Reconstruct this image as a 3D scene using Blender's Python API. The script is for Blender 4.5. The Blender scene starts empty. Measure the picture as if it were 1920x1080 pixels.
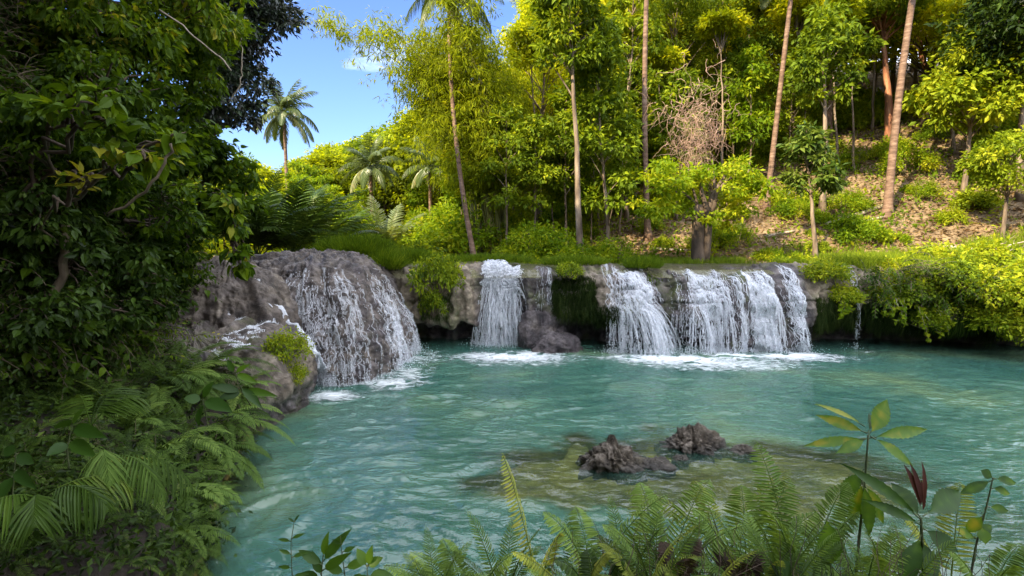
import bpy, math
import numpy as np
from mathutils import Vector
from mathutils.bvhtree import BVHTree

scene = bpy.context.scene
col = scene.collection
R = math.radians

# ------------------------------------------------------------------ camera
PITCH = math.atan(0.1)
EYE = np.array([0.0, 0.0, 3.6])
cam_data = bpy.data.cameras.new("camera")
cam_data.sensor_width = 36.0
cam_data.lens = 18.75
cam_data.clip_start = 0.05
cam_data.clip_end = 2000.0
cam = bpy.data.objects.new("camera", cam_data)
cam.location = EYE
cam.rotation_euler = (math.pi / 2 - PITCH, 0, 0)
col.objects.link(cam)
scene.camera = cam

# ------------------------------------------------------------------ light
SUN_ELEV, SUN_FROM = 37.0, (-0.74, -0.67)          # the sun stands behind the camera, to its left
sun_data = bpy.data.lights.new("sun", 'SUN')
sun_data.energy = 5.0
sun_data.angle = R(0.5)
sun_data.color = (1.0, 0.84, 0.56)
sun = bpy.data.objects.new("sun", sun_data)
_h = math.cos(R(SUN_ELEV))
sdir = Vector((SUN_FROM[0] * _h, SUN_FROM[1] * _h, math.sin(R(SUN_ELEV)))).normalized()
sun.rotation_euler = sdir.to_track_quat('Z', 'Y').to_euler()
sun.location = (-20, -20, 40)
col.objects.link(sun)

world = bpy.data.worlds.new("World")
scene.world = world
world.use_nodes = True
wt = world.node_tree
wt.nodes.clear()
wo = wt.nodes.new('ShaderNodeOutputWorld')
wb = wt.nodes.new('ShaderNodeBackground')
wb.inputs['Strength'].default_value = 0.15
sky = wt.nodes.new('ShaderNodeTexSky')
sky.sky_type = 'NISHITA'
sky.sun_disc = False
sky.sun_elevation = R(SUN_ELEV)
sky.sun_rotation = math.atan2(SUN_FROM[0], SUN_FROM[1])
sky.air_density = 1.0
sky.dust_density = 0.6
sky.ozone_density = 2.0
wc = wt.nodes.new('ShaderNodeTexCoord')
wm = wt.nodes.new('ShaderNodeMapping')
wm.inputs['Scale'].default_value = (1.0, 1.0, 2.6)
wm.inputs['Location'].default_value = (0.35, 0.2, 0.0)
wn = wt.nodes.new('ShaderNodeTexNoise')
wn.inputs['Scale'].default_value = 2.2
wn.inputs['Detail'].default_value = 8.0
wn.inputs['Roughness'].default_value = 0.55
wr = wt.nodes.new('ShaderNodeValToRGB')
wr.color_ramp.elements[0].position = 0.50
wr.color_ramp.elements[0].color = (0.0, 0.0, 0.0, 1)
wr.color_ramp.elements[1].position = 0.72
wr.color_ramp.elements[1].color = (0.8, 0.8, 0.8, 1)
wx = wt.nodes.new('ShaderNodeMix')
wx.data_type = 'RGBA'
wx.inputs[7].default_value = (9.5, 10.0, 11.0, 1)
wt.links.new(wc.outputs['Generated'], wm.inputs['Vector'])
wt.links.new(wm.outputs['Vector'], wn.inputs['Vector'])
# blue gap low in the north, bright cloud added overhead and south as fill
sp_ = wt.nodes.new('ShaderNodeSeparateXYZ'); wt.links.new(wc.outputs['Generated'], sp_.inputs[0])
def _math(op, a, b=None, c=None, clamp=False):
    n = wt.nodes.new('ShaderNodeMath'); n.operation = op; n.use_clamp = clamp
    for i, q in enumerate((a, b, c)):
        if q is None: continue
        if isinstance(q, (int, float)): n.inputs[i].default_value = q
        else: wt.links.new(q, n.inputs[i])
    return n.outputs[0]
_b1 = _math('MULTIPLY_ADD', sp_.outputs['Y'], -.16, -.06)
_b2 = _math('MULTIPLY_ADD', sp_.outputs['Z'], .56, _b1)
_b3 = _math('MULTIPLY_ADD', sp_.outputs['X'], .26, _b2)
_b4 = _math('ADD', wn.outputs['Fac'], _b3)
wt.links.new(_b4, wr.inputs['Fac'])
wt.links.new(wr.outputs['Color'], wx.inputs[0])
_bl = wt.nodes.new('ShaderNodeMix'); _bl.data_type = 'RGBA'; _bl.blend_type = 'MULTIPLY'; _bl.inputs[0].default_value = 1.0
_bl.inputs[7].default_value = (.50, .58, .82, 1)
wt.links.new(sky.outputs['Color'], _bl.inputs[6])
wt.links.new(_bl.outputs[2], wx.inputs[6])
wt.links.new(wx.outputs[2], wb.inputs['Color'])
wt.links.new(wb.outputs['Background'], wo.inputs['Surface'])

scene.view_settings.view_transform = 'Standard'
scene.view_settings.look = 'None'
scene.view_settings.gamma = 1.0
scene.view_settings.exposure = 1.45
scene.render.engine = 'CYCLES'
scene.cycles.use_denoising = True
scene.cycles.max_bounces = 7
scene.cycles.diffuse_bounces = 4
scene.cycles.glossy_bounces = 3
scene.cycles.transmission_bounces = 4
scene.cycles.transparent_max_bounces = 12
scene.cycles.caustics_reflective = False
scene.cycles.caustics_refractive = False
scene.cycles.sample_clamp_indirect = 6.0

# ------------------------------------------------------------------ numbers
def rs(seed):
    return np.random.default_rng(seed)

def ray(px, py):
    rx, ry = (px - 960) / 1000.0, (540 - py) / 1000.0
    c, s = math.cos(PITCH), math.sin(PITCH)
    return np.array([rx, c + ry * s, -s + ry * c])

def at_y(px, py, y):
    """the point seen at a pixel of the 1920x1080 photograph, y metres ahead"""
    d = ray(px, py)
    return EYE + d * (y / d[1])

def at_z(px, py, z):
    d = ray(px, py)
    return EYE + d * ((z - EYE[2]) / d[2])

def unit(v):
    v = np.asarray(v, float)
    return v / np.maximum(np.linalg.norm(v, axis=-1, keepdims=True), 1e-9)

def _hash(i, j, k, seed):
    h = (i * 374761393 + j * 668265263 + k * 1274126177 + seed * 362437) & 0xffffffff
    h = ((h ^ (h >> 13)) * 1103515245) & 0xffffffff
    h = ((h ^ (h >> 15)) * 2246822519) & 0xffffffff
    return ((h ^ (h >> 16)) & 0xffffff) / float(0xffffff)

def noise(p, seed=0):
    p = np.asarray(p, float)
    f = np.floor(p)
    i = f.astype(np.int64)
    t = p - f
    t = t * t * t * (t * (t * 6 - 15) + 10)
    r = 0
    for a in (0, 1):
        wa = t[..., 0] if a else 1 - t[..., 0]
        for b in (0, 1):
            wb_ = t[..., 1] if b else 1 - t[..., 1]
            for c in (0, 1):
                wc_ = t[..., 2] if c else 1 - t[..., 2]
                r = r + wa * wb_ * wc_ * _hash(i[..., 0] + a, i[..., 1] + b, i[..., 2] + c, seed)
    return r * 2 - 1

def fbm(p, octaves=4, seed=0, gain=0.5):
    p = np.asarray(p, float)
    r, a = 0, 1.0
    for k in range(octaves):
        r = r + a * noise(p * (2.03 ** k) + 17.3 * k, seed + k)
        a *= gain
    return r

# ------------------------------------------------------------------ meshes
class MB:
    def __init__(self):
        self.v, self.t, self.f, self.m, self.n = [], [], [], [], 0

    def add(self, v, faces, tint=0.5, mat=0):
        v = np.asarray(v, float).reshape(-1, 3)
        tt = np.empty(len(v)); tt[:] = tint
        self.v.append(v); self.t.append(tt)
        for f in faces:
            f = np.asarray(f, np.int64)
            if len(f):
                self.f.append(f + self.n); self.m.append(np.full(len(f), mat))
        self.n += len(v)
        return self

    def tube(self, pts, rad, sides=6, tint=0.5, mat=0, cap=True):
        pts = np.asarray(pts, float)
        k = len(pts)
        rad = np.broadcast_to(np.asarray(rad, float), (k,))
        tg = unit(np.gradient(pts, axis=0))
        ref = np.array([0, 0, 1.0]) if abs(tg[k // 2][2]) < 0.8 else np.array([1.0, 0, 0])
        s = unit(np.cross(tg, ref)); u = np.cross(s, tg)
        a = np.arange(sides) * 2 * math.pi / sides
        v = pts[:, None] + rad[:, None, None] * (np.cos(a)[None, :, None] * s[:, None] + np.sin(a)[None, :, None] * u[:, None])
        i = np.arange(k - 1)[:, None] * sides
        j = np.arange(sides)[None]; j2 = (j + 1) % sides
        q = np.stack([i + j, i + j2, i + sides + j2, i + sides + j], -1).reshape(-1, 4)
        fs = [q]
        if cap:
            fs.append(np.array([np.arange(sides)[::-1]])); fs.append(np.array([np.arange(sides) + (k - 1) * sides]))
        return self.add(v, fs, tint, mat)

    def leaves(self, pos, d, n, L, W, tmpl, tint=0.5, mat=0):
        pos = np.asarray(pos, float); N = len(pos)
        if N == 0:
            return self
        d = unit(np.broadcast_to(d, (N, 3))); n = np.broadcast_to(n, (N, 3))
        s = unit(np.cross(n, d)); n = np.cross(d, s)
        L = np.broadcast_to(L, (N,)); W = np.broadcast_to(W, (N,))
        tv, tf = tmpl
        v = (pos[:, None] + (L[:, None, None] * tv[None, :, 0:1]) * d[:, None]
             + (W[:, None, None] * tv[None, :, 1:2]) * s[:, None] + (L[:, None, None] * tv[None, :, 2:3]) * n[:, None])
        off = (np.arange(N) * len(tv))[:, None, None]
        fs = [(f[None] + off).reshape(-1, f.shape[1]) for f in tf]
        tint = np.repeat(np.broadcast_to(tint, (N,)), len(tv))
        if len(tv) > 20:
            tint = np.clip(tint + np.tile(np.where(np.abs(tv[:, 1]) < 1e-6, .10, -.03), N) + .14 * noise(v.reshape(-1, 3) * 45, 5) + .12 * noise(v.reshape(-1, 3) * 14, 6), 0, 1)
        return self.add(v, fs, tint, mat)

    def grid(self, G, tint=0.5, mat=0, wrap=False):
        a, b = G.shape[:2]
        i = np.arange(a if wrap else a - 1)[:, None]; j = np.arange(b - 1)[None]
        i2 = (i + 1) % a
        q = np.stack([i * b + j, i2 * b + j, i2 * b + j + 1, i * b + j + 1], -1).reshape(-1, 4)
        return self.add(G.reshape(-1, 3), [q], tint if np.isscalar(tint) else np.asarray(tint).ravel(), mat)

    def mesh(self, name, mats, smooth=False):
        me = bpy.data.meshes.new(name)
        v = np.concatenate(self.v); t = np.concatenate(self.t)
        me.vertices.add(len(v)); me.vertices.foreach_set('co', v.ravel().astype(np.float32))
        lens = np.concatenate([np.full(len(f), f.shape[1]) for f in self.f])
        loops = np.concatenate([f.ravel() for f in self.f])
        me.loops.add(len(loops)); me.loops.foreach_set('vertex_index', loops.astype(np.int32))
        me.polygons.add(len(lens))
        st = np.concatenate([[0], np.cumsum(lens)[:-1]])
        me.polygons.foreach_set('loop_start', st.astype(np.int32))
        me.polygons.foreach_set('loop_total', lens.astype(np.int32))
        me.polygons.foreach_set('material_index', np.concatenate(self.m).astype(np.int32))
        me.polygons.foreach_set('use_smooth', np.full(len(lens), bool(smooth)))
        me.update(calc_edges=True)
        at = me.attributes.new('tint', 'FLOAT', 'POINT')
        at.data.foreach_set('value', t.astype(np.float32))
        for m in (mats if isinstance(mats, (list, tuple)) else [mats]):
            me.materials.append(m)
        return me

    def build(self, name, mats, parent=None, smooth=False, loc=None):
        return obj(name, self.mesh(name, mats, smooth), parent, loc)

def obj(name, me, parent=None, loc=None):
    o = bpy.data.objects.new(name, me)
    col.objects.link(o)
    if parent is not None: o.parent = parent
    if loc is not None: o.location = loc
    return o

def tag(o, label=None, cat=None, group=None, kind=None):
    if label: o['label'] = label
    if cat: o['category'] = cat
    if group: o['group'] = group
    if kind: o['kind'] = kind
    return o

def thing(name, label, cat, loc=(0, 0, 0), rz=0.0, group=None, sc=1.0):
    o = bpy.data.objects.new(name, None)
    o.empty_display_size = 0.2
    col.objects.link(o)
    o.location = loc; o.rotation_euler = (0, 0, rz); o.scale = (sc, sc, sc)
    return tag(o, label, cat, group)

def plant(name, label, cat, loc, parts, rz=0.0, sc=1.0, group=None, tilt=(0, 0)):
    """a thing whose parts share mesh data with its twins; parts = [(name, mesh)]"""
    sc = sc if isinstance(sc, (tuple, list)) else (sc, sc, sc)
    if len(parts) == 1:
        o = obj(name, parts[0][1]); tag(o, label, cat, group)
    else:
        o = thing(name, label, cat, group=group)
        for pn, me in parts:
            obj(pn, me, o)
    o.location = loc; o.rotation_euler = (tilt[0], tilt[1], rz); o.scale = sc
    return o

def template(xs, hw, droop=0.2, edge=0.06):
    v, q, t = [], [], []
    xs = list(xs)
    mid, lf, rt = [], [], []
    for x, h in zip(xs, hw):
        z = -droop * x * x
        mid.append(len(v)); v.append((x, 0, z))
        if h > 0:
            lf.append(len(v)); v.append((x, h, z + edge)); rt.append(len(v)); v.append((x, -h, z + edge))
        else:
            lf.append(mid[-1]); rt.append(mid[-1])
    for i in range(len(xs) - 1):
        for sd, fl in ((lf, False), (rt, True)):
            f = [mid[i], mid[i + 1], sd[i + 1], sd[i]]
            f2 = []
            for a in f:
                if a not in f2: f2.append(a)
            if fl: f2 = f2[::-1]
            (q if len(f2) == 4 else t).append(f2)
    fs = []
    if q: fs.append(np.array(q))
    if t: fs.append(np.array(t))
    return np.array(v, float), fs

KITE = (np.array([(0, 0, 0), (.42, .5, .05), (1, 0, -.1), (.42, -.5, .05)], float), [np.array([(0, 3, 2), (0, 2, 1)])])
OVATE = template([0, .12, .35, .62, .85, 1], [0, .3, .5, .42, .2, 0], .22, .05)
HEART = template([-.1, .0, .1, .3, .55, .8, 1], [.22, .4, .48, .5, .36, .15, 0], .25, .07)
LANCE = template([0, .2, .5, .8, 1], [0, .35, .5, .32, 0], .3, .03)
BLADE = template([0, .35, .7, 1], [.3, .5, .35, 0], .35, .02)
_xs = np.linspace(0, 1, 23)
_hw = np.sin(np.clip(_xs * 1.0, 0, 1) ** .95 * math.pi) ** 1.15 * .5 * (1 + .09 * np.where(np.arange(23) % 2, 1, -1))
_hw[0] = _hw[-1] = 0
SERRATE = template(_xs, _hw, .18, .03)

def curve_pts(p0, p1, sag=0.0, k=8, bow=(0, 0, 0)):
    t = np.linspace(0, 1, k)[:, None]
    p0, p1, bow = np.asarray(p0, float), np.asarray(p1, float), np.asarray(bow, float)
    return p0 * (1 - t) + p1 * t + 4 * t * (1 - t) * (bow + np.array([0, 0, -sag]))

def resample(pts, k):
    pts = np.asarray(pts, float)
    s = np.concatenate([[0], np.cumsum(np.linalg.norm(np.diff(pts, axis=0), axis=1))])
    x = np.linspace(0, s[-1], k)
    r = np.stack([np.interp(x, s, pts[:, c]) for c in range(3)], -1)
    for _ in range(max(1, k // 12)):
        r[1:-1] = (r[:-2] + 2 * r[1:-1] + r[2:]) / 4
    return r

# ------------------------------------------------------------------ materials
def new_mat(name):
    m = bpy.data.materials.new(name)
    m.use_nodes = True
    nt = m.node_tree
    nt.nodes.clear()
    out = nt.nodes.new('ShaderNodeOutputMaterial')
    return m, nt, out

def N(nt, kind, **kw):
    n = nt.nodes.new(kind)
    for k, v in kw.items():
        if k.startswith('i_'):
            n.inputs[k[2:].replace('_', ' ')].default_value = v
        else:
            setattr(n, k, v)
    return n

def ramp(nt, stops, fac=None):
    r = nt.nodes.new('ShaderNodeValToRGB')
    e = r.color_ramp.elements
    while len(e) < len(stops): e.new(0.5)
    for i, (p, c) in enumerate(stops):
        e[i].position = p
        e[i].color = (*c, 1) if len(c) == 3 else c
    if fac is not None: nt.links.new(fac, r.inputs['Fac'])
    return r

def leaf_mat(name, stops, trans=0.4, rough=0.6, spec=0.15, boost=(1.5, 1.35, 0.6)):
    m, nt, out = new_mat(name)
    L = nt.links.new
    at = N(nt, 'ShaderNodeAttribute', attribute_name='tint')
    oi = nt.nodes.new('ShaderNodeObjectInfo')
    ma = N(nt, 'ShaderNodeMath', operation='MULTIPLY_ADD'); ma.inputs[1].default_value = 0.22; ma.inputs[2].default_value = -0.11
    L(oi.outputs['Random'], ma.inputs[0])
    ad = N(nt, 'ShaderNodeMath', operation='ADD'); L(at.outputs['Fac'], ad.inputs[0]); L(ma.outputs[0], ad.inputs[1])
    r = ramp(nt, stops, ad.outputs[0])
    b = N(nt, 'ShaderNodeBsdfPrincipled', i_Roughness=rough); b.inputs['Specular IOR Level'].default_value = spec
    tr = nt.nodes.new('ShaderNodeBsdfTranslucent')
    mul = N(nt, 'ShaderNodeMix', data_type='RGBA', blend_type='MULTIPLY'); mul.inputs[0].default_value = 1.0
    mul.inputs[7].default_value = (*boost, 1)
    L(r.outputs['Color'], mul.inputs[6]); L(mul.outputs[2], tr.inputs['Color'])
    L(r.outputs['Color'], b.inputs['Base Color'])
    mx = nt.nodes.new('ShaderNodeMixShader'); mx.inputs[0].default_value = trans
    L(b.outputs[0], mx.inputs[1]); L(tr.outputs[0], mx.inputs[2]); L(mx.outputs[0], out.inputs['Surface'])
    return m

def solid_mat(name, stops, scale=4.0, stretch=(1, 1, 1), rough=0.8, bump=0.3, detail=6.0, bump_dist=0.03, rough_range=None, spec=0.4):
    m, nt, out = new_mat(name)
    L = nt.links.new
    tc = nt.nodes.new('ShaderNodeTexCoord')
    mp = nt.nodes.new('ShaderNodeMapping'); mp.inputs['Scale'].default_value = stretch
    L(tc.outputs['Object'], mp.inputs['Vector'])
    n = N(nt, 'ShaderNodeTexNoise', i_Scale=scale, i_Detail=detail, i_Roughness=0.62)
    L(mp.outputs['Vector'], n.inputs['Vector'])
    r = ramp(nt, stops, n.outputs['Fac'])
    b = N(nt, 'ShaderNodeBsdfPrincipled', i_Roughness=rough); b.inputs['Specular IOR Level'].default_value = spec
    L(r.outputs['Color'], b.inputs['Base Color'])
    if rough_range:
        rr = N(nt, 'ShaderNodeMapRange'); rr.inputs['From Min'].default_value = .35; rr.inputs['From Max'].default_value = .65
        rr.inputs['To Min'].default_value, rr.inputs['To Max'].default_value = rough_range
        n3 = N(nt, 'ShaderNodeTexNoise', i_Scale=1.7, i_Detail=4.0); L(tc.outputs['Object'], n3.inputs['Vector'])
        L(n3.outputs['Fac'], rr.inputs['Value']); L(rr.outputs[0], b.inputs['Roughness'])
    n2 = N(nt, 'ShaderNodeTexNoise', i_Scale=scale * 6, i_Detail=5.0, i_Roughness=0.6)
    L(mp.outputs['Vector'], n2.inputs['Vector'])
    bp = N(nt, 'ShaderNodeBump', i_Strength=bump, i_Distance=bump_dist)
    L(n2.outputs['Fac'], bp.inputs['Height']); L(bp.outputs[0], b.inputs['Normal'])
    L(b.outputs[0], out.inputs['Surface'])
    return m

def rock_mat(name, dry, wet, moss=(.085, .10, .022), moss_amt=.5, bump=.5, scale=3.0):
    m, nt, out = new_mat(name)
    L = nt.links.new
    tc = nt.nodes.new('ShaderNodeTexCoord')
    n = N(nt, 'ShaderNodeTexNoise', i_Scale=scale, i_Detail=9.0, i_Roughness=0.68)
    L(tc.outputs['Object'], n.inputs['Vector'])
    rd = ramp(nt, dry, n.outputs['Fac']); rw = ramp(nt, wet, n.outputs['Fac'])
    at = N(nt, 'ShaderNodeAttribute', attribute_name='tint')
    n4 = N(nt, 'ShaderNodeTexNoise', i_Scale=2.3, i_Detail=6.0)
    L(tc.outputs['Object'], n4.inputs['Vector'])
    ad = N(nt, 'ShaderNodeMath', operation='ADD'); L(at.outputs['Fac'], ad.inputs[0])
    sb = N(nt, 'ShaderNodeMath', operation='MULTIPLY_ADD'); sb.inputs[1].default_value = 1.2; sb.inputs[2].default_value = -.6
    L(n4.outputs['Fac'], sb.inputs[0]); L(sb.outputs[0], ad.inputs[1]); ad.use_clamp = True
    mx = N(nt, 'ShaderNodeMix', data_type='RGBA'); L(ad.outputs[0], mx.inputs[0])
    L(rd.outputs['Color'], mx.inputs[6]); L(rw.outputs['Color'], mx.inputs[7])
    n5 = N(nt, 'ShaderNodeTexNoise', i_Scale=1.1, i_Detail=8.0, i_Roughness=.7)
    L(tc.outputs['Object'], n5.inputs['Vector'])
    mr = ramp(nt, [(.62 - .22 * moss_amt, (0, 0, 0)), (.80 - .22 * moss_amt, (1, 1, 1))], n5.outputs['Fac'])
    m2 = N(nt, 'ShaderNodeMix', data_type='RGBA'); L(mr.outputs['Color'], m2.inputs[0])
    L(mx.outputs[2], m2.inputs[6]); m2.inputs[7].default_value = (*moss, 1)
    b = N(nt, 'ShaderNodeBsdfPrincipled')
    L(m2.outputs[2], b.inputs['Base Color'])
    rr = N(nt, 'ShaderNodeMapRange'); rr.inputs['To Min'].default_value = .85; rr.inputs['To Max'].default_value = .32
    L(ad.outputs[0], rr.inputs['Value']); L(rr.outputs[0], b.inputs['Roughness'])
    v = N(nt, 'ShaderNodeTexNoise', i_Scale=14.0, i_Detail=8.0, i_Roughness=.7); L(tc.outputs['Object'], v.inputs['Vector'])
    bp = N(nt, 'ShaderNodeBump', i_Strength=bump, i_Distance=.09)
    L(v.outputs['Fac'], bp.inputs['Height'])
    v2 = N(nt, 'ShaderNodeTexNoise', i_Scale=38.0, i_Detail=5.0, i_Roughness=.7); L(tc.outputs['Object'], v2.inputs['Vector'])
    bp2 = N(nt, 'ShaderNodeBump', i_Strength=.8, i_Distance=.03); L(v2.outputs['Fac'], bp2.inputs['Height']); L(bp.outputs[0], bp2.inputs['Normal']); L(bp2.outputs[0], b.inputs['Normal'])
    L(b.outputs[0], out.inputs['Surface'])
    return m

M = {}
DRY = [(.30, (.06, .048, .034)), (.46, (.20, .155, .105)), (.60, (.36, .29, .20)), (.8, (.50, .42, .31))]
WET = [(.34, (.014, .011, .012)), (.47, (.055, .043, .046)), (.60, (.135, .112, .113)), (.78, (.34, .30, .30))]
M['ledge'] = rock_mat('travertine', DRY, WET, moss_amt=.55)
M['dome'] = rock_mat('wet_travertine', DRY, WET, moss=(.10, .09, .045), moss_amt=.12, bump=.8)
M['boulder'] = rock_mat('pool_rock', [(.32, (.03, .022, .016)), (.48, (.11, .085, .06)), (.66, (.30, .25, .20))],
                        [(.3, (.02, .017, .014)), (.5, (.06, .05, .04)), (.7, (.13, .11, .09))], moss=(.10, .075, .03), moss_amt=.35, bump=.9, scale=5)
M['cliff'] = rock_mat('cliff_earth', [(.3, (.02, .014, .01)), (.55, (.055, .04, .027)), (.75, (.12, .09, .06))],
                      [(.3, (.012, .009, .007)), (.6, (.04, .03, .02))], moss=(.03, .045, .012), moss_amt=.7)
M['bark_grey'] = solid_mat('grey_bark', [(.35, (.06, .042, .03)), (.5, (.18, .13, .09)), (.68, (.34, .27, .20))], 3, (1, 1, .25), bump=.6)
M['bark_dark'] = solid_mat('dark_bark', [(.35, (.035, .025, .018)), (.55, (.10, .07, .05)), (.7, (.18, .13, .09))], 3, (1, 1, .25), bump=.6)
M['bark_red'] = solid_mat('red_bark', [(.35, (.10, .04, .02)), (.55, (.30, .12, .06)), (.7, (.45, .24, .13))], 3, (1, 1, .3), bump=.5)
M['palm_bark'] = solid_mat('palm_bark', [(.3, (.06, .035, .022)), (.5, (.16, .095, .062)), (.7, (.28, .19, .135))], 2.2, (1, 1, 3.5), bump=.7)
M['twig'] = solid_mat('twig_bark', [(.3, (.07, .05, .03)), (.7, (.22, .17, .11))], 6, (1, 1, .3))
M['stem_green'] = solid_mat('green_stem', [(.3, (.04, .055, .02)), (.7, (.10, .12, .04))], 8)
M['culm'] = solid_mat('bamboo_culm', [(.35, (.07, .08, .015)), (.6, (.24, .22, .05)), (.8, (.34, .30, .10))], 3, (1, 1, .4), rough=.4)
M['dead_wood'] = solid_mat('dead_wood', [(.3, (.18, .14, .10)), (.55, (.38, .31, .24)), (.75, (.55, .47, .38))], 5, (1, 1, .4))
M['dry_vine'] = solid_mat('dry_vine', [(.3, (.18, .10, .07)), (.55, (.42, .28, .21)), (.75, (.58, .44, .35))], 5)

YG = [(0, (.035, .070, .004)), (.35, (.110, .195, .006)), (.65, (.22, .31, .010)), (1, (.42, .43, .018))]
GR = [(0, (.030, .060, .005)), (.4, (.125, .19, .009)), (.7, (.24, .31, .012)), (1, (.40, .42, .02))]
CN = [(0, (.08, .11, .004)), (.35, (.27, .33, .007)), (.65, (.45, .48, .012)), (1, (.66, .60, .02))]
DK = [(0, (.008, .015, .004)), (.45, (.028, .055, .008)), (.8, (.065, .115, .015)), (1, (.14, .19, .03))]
M['leaf_yellow'] = leaf_mat('sunny_leaf', YG, .5)
M['leaf_canopy'] = leaf_mat('canopy_leaf', CN, .6)
M['leaf_green'] = leaf_mat('green_leaf', GR, .40)
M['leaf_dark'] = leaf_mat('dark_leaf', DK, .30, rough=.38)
M['leaf_vine'] = leaf_mat('vine_leaf', [(0, (.008, .018, .003)), (.4, (.030, .064, .004)), (.75, (.095, .165, .007)), (.95, (.19, .27, .014)), (1, (.34, .32, .03))], .45, rough=.5)
M['leaf_purple'] = leaf_mat('purple_green_leaf', [(0, (.014, .016, .018)), (.5, (.030, .040, .030)), (.8, (.05, .085, .035)), (1, (.07, .06, .07))], .15, rough=.3, spec=.5)
M['leaf_bamboo'] = leaf_mat('bamboo_leaf', [(0, (.09, .12, .005)), (.4, (.24, .30, .008)), (.75, (.40, .43, .012)), (1, (.55, .50, .03))], .55)
M['leaf_palm'] = leaf_mat('palm_leaflet', [(0, (.03, .045, .012)), (.5, (.085, .125, .03)), (.85, (.17, .20, .06)), (1, (.36, .27, .12))], .3, rough=.35, spec=.5)
M['fern'] = leaf_mat('fern_leaf', [(0, (.035, .065, .012)), (.4, (.10, .17, .03)), (.75, (.20, .29, .06)), (1, (.34, .36, .12))], .4)
M['fern_gold'] = leaf_mat('yellowing_fern_leaf', [(0, (.06, .08, .012)), (.4, (.16, .20, .03)), (.75, (.30, .33, .06)), (1, (.50, .36, .10))], .45)
M['fern_dead'] = leaf_mat('dead_fern_leaf', [(0, (.012, .008, .006)), (.6, (.05, .032, .02)), (1, (.12, .07, .04))], .15)
M['leaf_broad'] = leaf_mat('broad_leaf', [(0, (.012, .030, .005)), (.45, (.035, .085, .009)), (.75, (.10, .19, .012)), (1, (.30, .27, .02))], .35, rough=.5, spec=.3)
M['leaf_red'] = leaf_mat('young_red_leaf', [(0, (.035, .012, .010)), (1, (.10, .035, .02))], .25)
M['grass'] = leaf_mat('grass_blade', [(0, (.04, .08, .008)), (.5, (.12, .20, .012)), (1, (.30, .36, .03))], .45)
M['moss'] = leaf_mat('hanging_moss', [(0, (.012, .022, .006)), (.5, (.035, .06, .014)), (1, (.09, .12, .03))], .3, rough=.7)
M['litter'] = leaf_mat('dry_leaf', [(0, (.08, .045, .022)), (.5, (.22, .145, .07)), (1, (.42, .31, .17))], .2, rough=.8)

# white water
def white_mat(name, alpha=1.0, colr=(.86, .88, .93)):
    m, nt, out = new_mat(name)
    L = nt.links.new
    b = N(nt, 'ShaderNodeBsdfPrincipled', i_Roughness=.25); b.inputs['Base Color'].default_value = (*colr, 1)
    tr = nt.nodes.new('ShaderNodeBsdfTranslucent'); tr.inputs['Color'].default_value = (*colr, 1)
    mx = nt.nodes.new('ShaderNodeMixShader'); mx.inputs[0].default_value = .45
    L(b.outputs[0], mx.inputs[1]); L(tr.outputs[0], mx.inputs[2])
    if alpha < 1:
        t = nt.nodes.new('ShaderNodeBsdfTransparent')
        m2 = nt.nodes.new('ShaderNodeMixShader'); m2.inputs[0].default_value = alpha
        L(t.outputs[0], m2.inputs[1]); L(mx.outputs[0], m2.inputs[2]); mx = m2
    L(mx.outputs[0], out.inputs['Surface'])
    return m
M['white_water'] = white_mat('white_water', .95, (.93, .94, .97))
M['veil'] = white_mat('water_veil', .32, (.93, .94, .97))
M['spray'] = white_mat('spray_drops', .75)

def foam_mat():
    m, nt, out = new_mat('foam')
    L = nt.links.new
    tc = nt.nodes.new('ShaderNodeTexCoord')
    mp = nt.nodes.new('ShaderNodeMapping'); mp.inputs['Scale'].default_value = (1, 1.7, 1)
    L(tc.outputs['Object'], mp.inputs['Vector'])
    n = N(nt, 'ShaderNodeTexNoise', i_Scale=3.2, i_Detail=9.0, i_Roughness=.72, i_Distortion=1.2)
    L(mp.outputs['Vector'], n.inputs['Vector'])
    at = N(nt, 'ShaderNodeAttribute', attribute_name='tint')
    a = N(nt, 'ShaderNodeMath', operation='MULTIPLY_ADD'); a.inputs[1].default_value = 1.5; a.inputs[2].default_value = -1.62
    L(at.outputs['Fac'], a.inputs[0])
    b = N(nt, 'ShaderNodeMath', operation='MULTIPLY_ADD'); b.inputs[1].default_value = 2.6; b.use_clamp = True; L(n.outputs['Fac'], b.inputs[0]); L(a.outputs[0], b.inputs[2])
    rim = N(nt, 'ShaderNodeMath', operation='MULTIPLY'); rim.inputs[1].default_value = 5.0; rim.use_clamp = True; L(at.outputs['Fac'], rim.inputs[0])
    c = N(nt, 'ShaderNodeMath', operation='MULTIPLY'); L(b.outputs[0], c.inputs[0]); L(rim.outputs[0], c.inputs[1])
    p = N(nt, 'ShaderNodeBsdfPrincipled', i_Roughness=.5); p.inputs['Base Color'].default_value = (.84, .88, .90, 1)
    bp = N(nt, 'ShaderNodeBump', i_Strength=.6, i_Distance=.05); L(n.outputs['Fac'], bp.inputs['Height']); L(bp.outputs[0], p.inputs['Normal'])
    t = nt.nodes.new('ShaderNodeBsdfTransparent')
    mx = nt.nodes.new('ShaderNodeMixShader')
    L(c.outputs[0], mx.inputs[0]); L(t.outputs[0], mx.inputs[1]); L(p.outputs[0], mx.inputs[2]); L(mx.outputs[0], out.inputs['Surface'])
    return m
M['foam'] = foam_mat()

# ------------------------------------------------------------------ ground
def sstep(a, b, x):
    t = np.clip((x - a) / (b - a), 0, 1)
    return t * t * (3 - 2 * t)

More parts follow.
